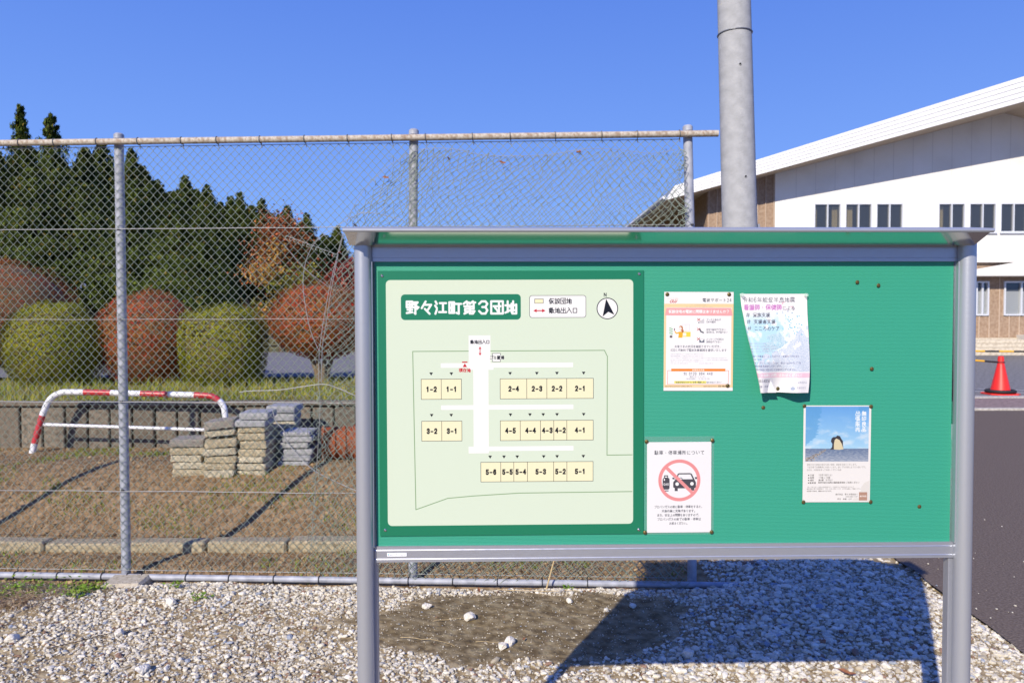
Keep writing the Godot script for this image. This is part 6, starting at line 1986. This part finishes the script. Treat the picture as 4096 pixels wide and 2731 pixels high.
# ---------------------------------------------------------------- stones, leaves, twigs
func small_things() -> void:
	rng.seed = 90
	var pale := world_tex(mat(Color.WHITE, 0.9), noise_tex(0.03, [[0.0, Color8(196, 186, 166)], [0.5, Color8(222, 217, 204)], [1.0, Color8(236, 233, 226)]], 256, 4, 160), 6.0, noise_tex(0.06, [], 256, 4, 161), 0.6)
	var lone := [["white stone lying alone on the bare patch behind the board", -0.25, -4.34, 0.042], ["larger white stone of the touching pair at the near edge of the bare patch", -0.02, -4.0, 0.034], ["smaller white stone of the touching pair at the near edge of the bare patch", -0.055, -3.95, 0.031],
		["tan stone at the far left of the bare patch", -0.52, -4.5, 0.028], ["white stone nearest the left edge of the picture", -2.73, -4.04, 0.036], ["white stone right of a thin dark twig, left foreground", -2.19, -4.12, 0.034], ["blocky white stone casting a shadow low in the left foreground", -1.83, -3.66, 0.04],
		["white stone in the gravel below the concrete footing", -2.11, -4.58, 0.036], ["big white stone at the rim of the board's shadow, right of the middle", 0.90, -3.80, 0.042], ["round stone inside the board's shadow near its left edge", 0.73, -4.51, 0.024], ["round stone left of the shadow's slanting edge", 0.35, -4.58, 0.022], ["white stone between the bare patch and the shadow", 0.56, -4.44, 0.022]]
	var shapes := [stone(601, 0.72, true), stone(602, 0.8, true), stone(603, 0.66, true)]
	for k in lone.size():
		var q: Array = lone[k]
		tag(put("stone", shapes[k % 3], pale, null, Transform3D(Basis.from_euler(Vector3(rng.randf_range(-0.3, 0.3), rng.randf() * TAU, rng.randf_range(-0.3, 0.3))).scaled_local(Vector3(q[3], q[3] * 1.15, q[3])), Vector3(q[1], ground_y(q[1], q[2]) + q[3] * 0.42, q[2]))), q[0], "stone", "single white stones")
	# leaves
	var leaf_tex := noise_tex(0.03, [[0.0, Color8(92, 56, 36)], [0.5, Color8(138, 88, 56)], [1.0, Color8(166, 118, 78)]], 256, 4, 170)
	var leaf_m := world_tex(mat(Color.WHITE, 0.7), leaf_tex, 8.0)
	leaf_m.backlight_enabled = true
	leaf_m.backlight = Color(0.12, 0.1, 0.08)
	var leaf_shape := func(s: float, curl: float) -> Mb:
		var m := Mb.new()
		m.grid(8, 6, func(a: float, b: float) -> Vector3:
			var t := a * 2.0 - 1.0
			var wide := (1.0 - t * t) * (0.42 + 0.10 * sin(a * 9.0)) * (1.0 - 0.35 * a)
			var v := (b * 2.0 - 1.0) * wide
			return Vector3(t, 0.22 * curl * (t * t) + 0.5 * absf(v) * curl + 0.05 * sin(a * 7.0), v) * s)
		m.tube(PackedVector3Array([Vector3(-0.95, 0.2 * curl, 0) * s, Vector3(-1.5, 0.32, 0.1) * s]), 0.03 * s, 5, true, 0.015 * s)
		return m
	var fallen := [["brown leaf on the sunlit gravel below the board's shadow", 1.63, -3.60, 0.045], ["star-shaped brown leaf in the shade of the board", 1.23, -4.39, 0.035], ["orange-brown leaf on the gravel by the fence's end", 1.56, -5.32, 0.045], ["reddish leaf under the bottom rail, left of the middle", -0.43, -4.79, 0.035], ["brown leaf at the foot of the doubled mesh", -0.22, -4.83, 0.035],
		["tiny orange leaf on the bare patch", 0.06, -4.03, 0.016], ["dark red leaf beside a white stone in the left gravel", -2.24, -4.31, 0.028], ["dark leaf among the shaded stones", 1.65, -3.92, 0.03], ["leaf at the edge of the asphalt behind the right post", 2.72, -4.54, 0.025], ["rust-coloured leaf under the fence near the shadow", 0.70, -4.83, 0.04]]
	for q in fallen:
		var m: Mb = leaf_shape.call(q[3], rng.randf_range(0.3, 1.1))
		tag(put("fallen_leaf", m, leaf_m, null, Transform3D(Basis.from_euler(Vector3(rng.randf_range(-0.3, 0.3), rng.randf() * TAU, rng.randf_range(-0.3, 0.3))), Vector3(q[1], ground_y(q[1], q[2]) + 0.018, q[2]))), q[0], "leaf", "fallen leaves")
	var fence_at := Transform3D(Basis(Vector3.UP, -0.048), Vector3(0, 0, -4.984))
	for q in [["dry leaf caught in the torn mesh right of the middle post", -0.406, 2.806], ["dry curled leaf caught below the sagging wire over the board", -0.057, 2.776], ["small dry leaf on the sagging wire, right of the others", 0.434, 2.839], ["dry spiky leaf caught left of the middle post", -0.825, 2.687], ["reddish leaf caught in the mesh by the board's roof corner", -1.041, 2.376]]:
		var m: Mb = leaf_shape.call(0.024, 1.3)
		tag(put("caught_leaf", m, leaf_m, null, fence_at * Transform3D(Basis.from_euler(Vector3(1.2, rng.randf() * TAU, rng.randf_range(-0.8, 0.8))), Vector3(q[1], q[2], 0.055))), q[0], "leaf", "leaves caught in the fence mesh")
	for q in [["scrap of white plastic stuck in the mesh left of the first post", -2.906, 1.983], ["curled scrap of white tape near the top right corner of the mesh", 1.004, 2.836]]:
		var m := Mb.new()
		m.grid(8, 2, func(a: float, b: float) -> Vector3: return Vector3(cos(a * 4.0) * 0.02 * (0.5 + a * 0.5), sin(a * 4.0) * 0.018, (b - 0.5) * 0.016 + a * 0.01))
		tag(put("plastic_scrap", m, mat(Color8(222, 222, 224), 0.4), null, fence_at * Transform3D(Basis.IDENTITY, Vector3(q[1], q[2], 0.03))), q[0], "plastic scrap")
	# twigs and straws
	var straw_m := mat(Color8(186, 164, 122), 0.8)
	var dark_m := mat(Color8(74, 58, 46), 0.9)
	var twig := func(label: String, a: Vector2, b: Vector2, bend: float, r: float, mm: Material) -> void:
		var pts := PackedVector3Array()
		for k in 9:
			var t := k / 8.0
			var q := a.lerp(b, t) + (b - a).orthogonal().normalized() * bend * sin(t * PI) + V2(rng.randfn(), rng.randfn()) * 0.004
			pts.append(Vector3(q.x, ground_y(q.x, q.y) + 0.012 + r, q.y))
		var m := Mb.new()
		m.tube(pts, r, 5, true, r * 0.5)
		tag(put("twig", m, mm), label, "twig", "twigs and straws on the ground")
	twig.call("long thin dark twig lying across the gravel at the left", V2(-2.46, -3.9), V2(-1.95, -4.33), 0.02, 0.0028, dark_m)
	twig.call("pale straw across the gravel just below the footing", V2(-2.42, -4.55), V2(-2.0, -4.58), 0.015, 0.0016, straw_m)
	twig.call("pale straw on the near edge of the bare patch, left end", V2(-0.62, -4.05), V2(-0.3, -3.96), 0.02, 0.002, straw_m)
	twig.call("pale straw left of the lone white stone on the bare patch", V2(-0.46, -4.28), V2(-0.24, -4.33), 0.005, 0.0018, straw_m)
	twig.call("short straw beside the touching pair of stones", V2(-0.2, -4.02), V2(-0.08, -4.0), 0.012, 0.002, straw_m)
	twig.call("dry stalk lying along the foot of the fence behind the board", V2(-0.1, -4.84), V2(0.42, -4.74), -0.03, 0.003, straw_m)
	twig.call("dry stalk on the gravel at the asphalt's edge", V2(2.42, -3.75), V2(2.44, -4.2), -0.09, 0.003, straw_m)
	twig.call("brown stalk in the gravel near the left post's foot", V2(-1.5, -4.42), V2(-1.3, -4.5), 0.01, 0.002, dark_m)
	var m := Mb.new()
	m.tube(PackedVector3Array([Vector3(0.22, -0.02, -4.86), Vector3(0.26, 0.12, -4.88), Vector3(0.31, 0.3, -4.89)]), 0.006, 6, true, 0.004)
	tag(put("dead_stalk", m, straw_m), "dead stalk leaning on the mesh below the board", "stalk")
	# straw heap at the left edge
	var where := []
	var tint := []
	for k in 420:
		var q := V2(-3.08 + rng.randfn() * 0.14, -4.56 + rng.randfn() * 0.075)
		var s := rng.randf_range(0.05, 0.16)
		where.append(Transform3D(Basis(Vector3.UP, rng.randf() * TAU) * Basis.from_euler(Vector3(PI / 2 - rng.randf_range(-0.1, 0.45), 0, 0)).scaled_local(Vector3(0.005, s, s)), Vector3(q.x, ground_y(q.x, q.y) + rng.randf_range(0.005, 0.05), q.y)))
		tint.append(Color8(116, 92, 70).lerp(Color8(206, 182, 140), pow(rng.randf(), 2.0)).srgb_to_linear())
	var gm := tinted(0.8)
	tag(many("straw_heap", grass_blade(), gm, where, tint), "small heap of dry grass on the gravel at the left edge", "straw")
	# little weeds in front of the rail
	for q in [["low green weed touching the concrete footing's left side", -2.8, -4.86, 130, 0.06], ["leafy weed in the gravel left of the footing", -2.78, -4.71, 90, 0.05], ["patch of small weeds under the rail at the far left", -3.2, -4.84, 220, 0.14], ["tuft of weeds at the very left edge of the gravel", -3.28, -4.66, 90, 0.06], ["yellow-green sprout under the rail right of the footing", -2.2, -4.86, 40, 0.03], ["single sprig of grass under the mesh below the board", 0.36, -4.85, 24, 0.02], ["small weed in the coarse stones right of the footing", -1.95, -4.63, 40, 0.03]]:
		var w := Mb.new()
		w.coloured = true
		for k in q[3]:
			var p := Vector3(rng.randfn() * q[4], rng.randf_range(0.005, 0.045), rng.randfn() * q[4] * 0.6)
			w.colour = Color8(78, 112, 38).lerp(Color8(132, 150, 62), rng.randf()).srgb_to_linear()
			leaf(w, p, Vector3(0, 1, 0.4), rng.randf_range(0.008, 0.017), 0.9)
		var lm := tinted(0.6)
		lm.backlight_enabled = true
		lm.backlight = Color(0.3, 0.35, 0.2)
		var t := put("weed", w, lm, null, Transform3D(Basis.IDENTITY, Vector3(q[1], ground_y(q[1], q[2]), q[2])))
		tag(t, q[0], "weed", "weeds along the fence")
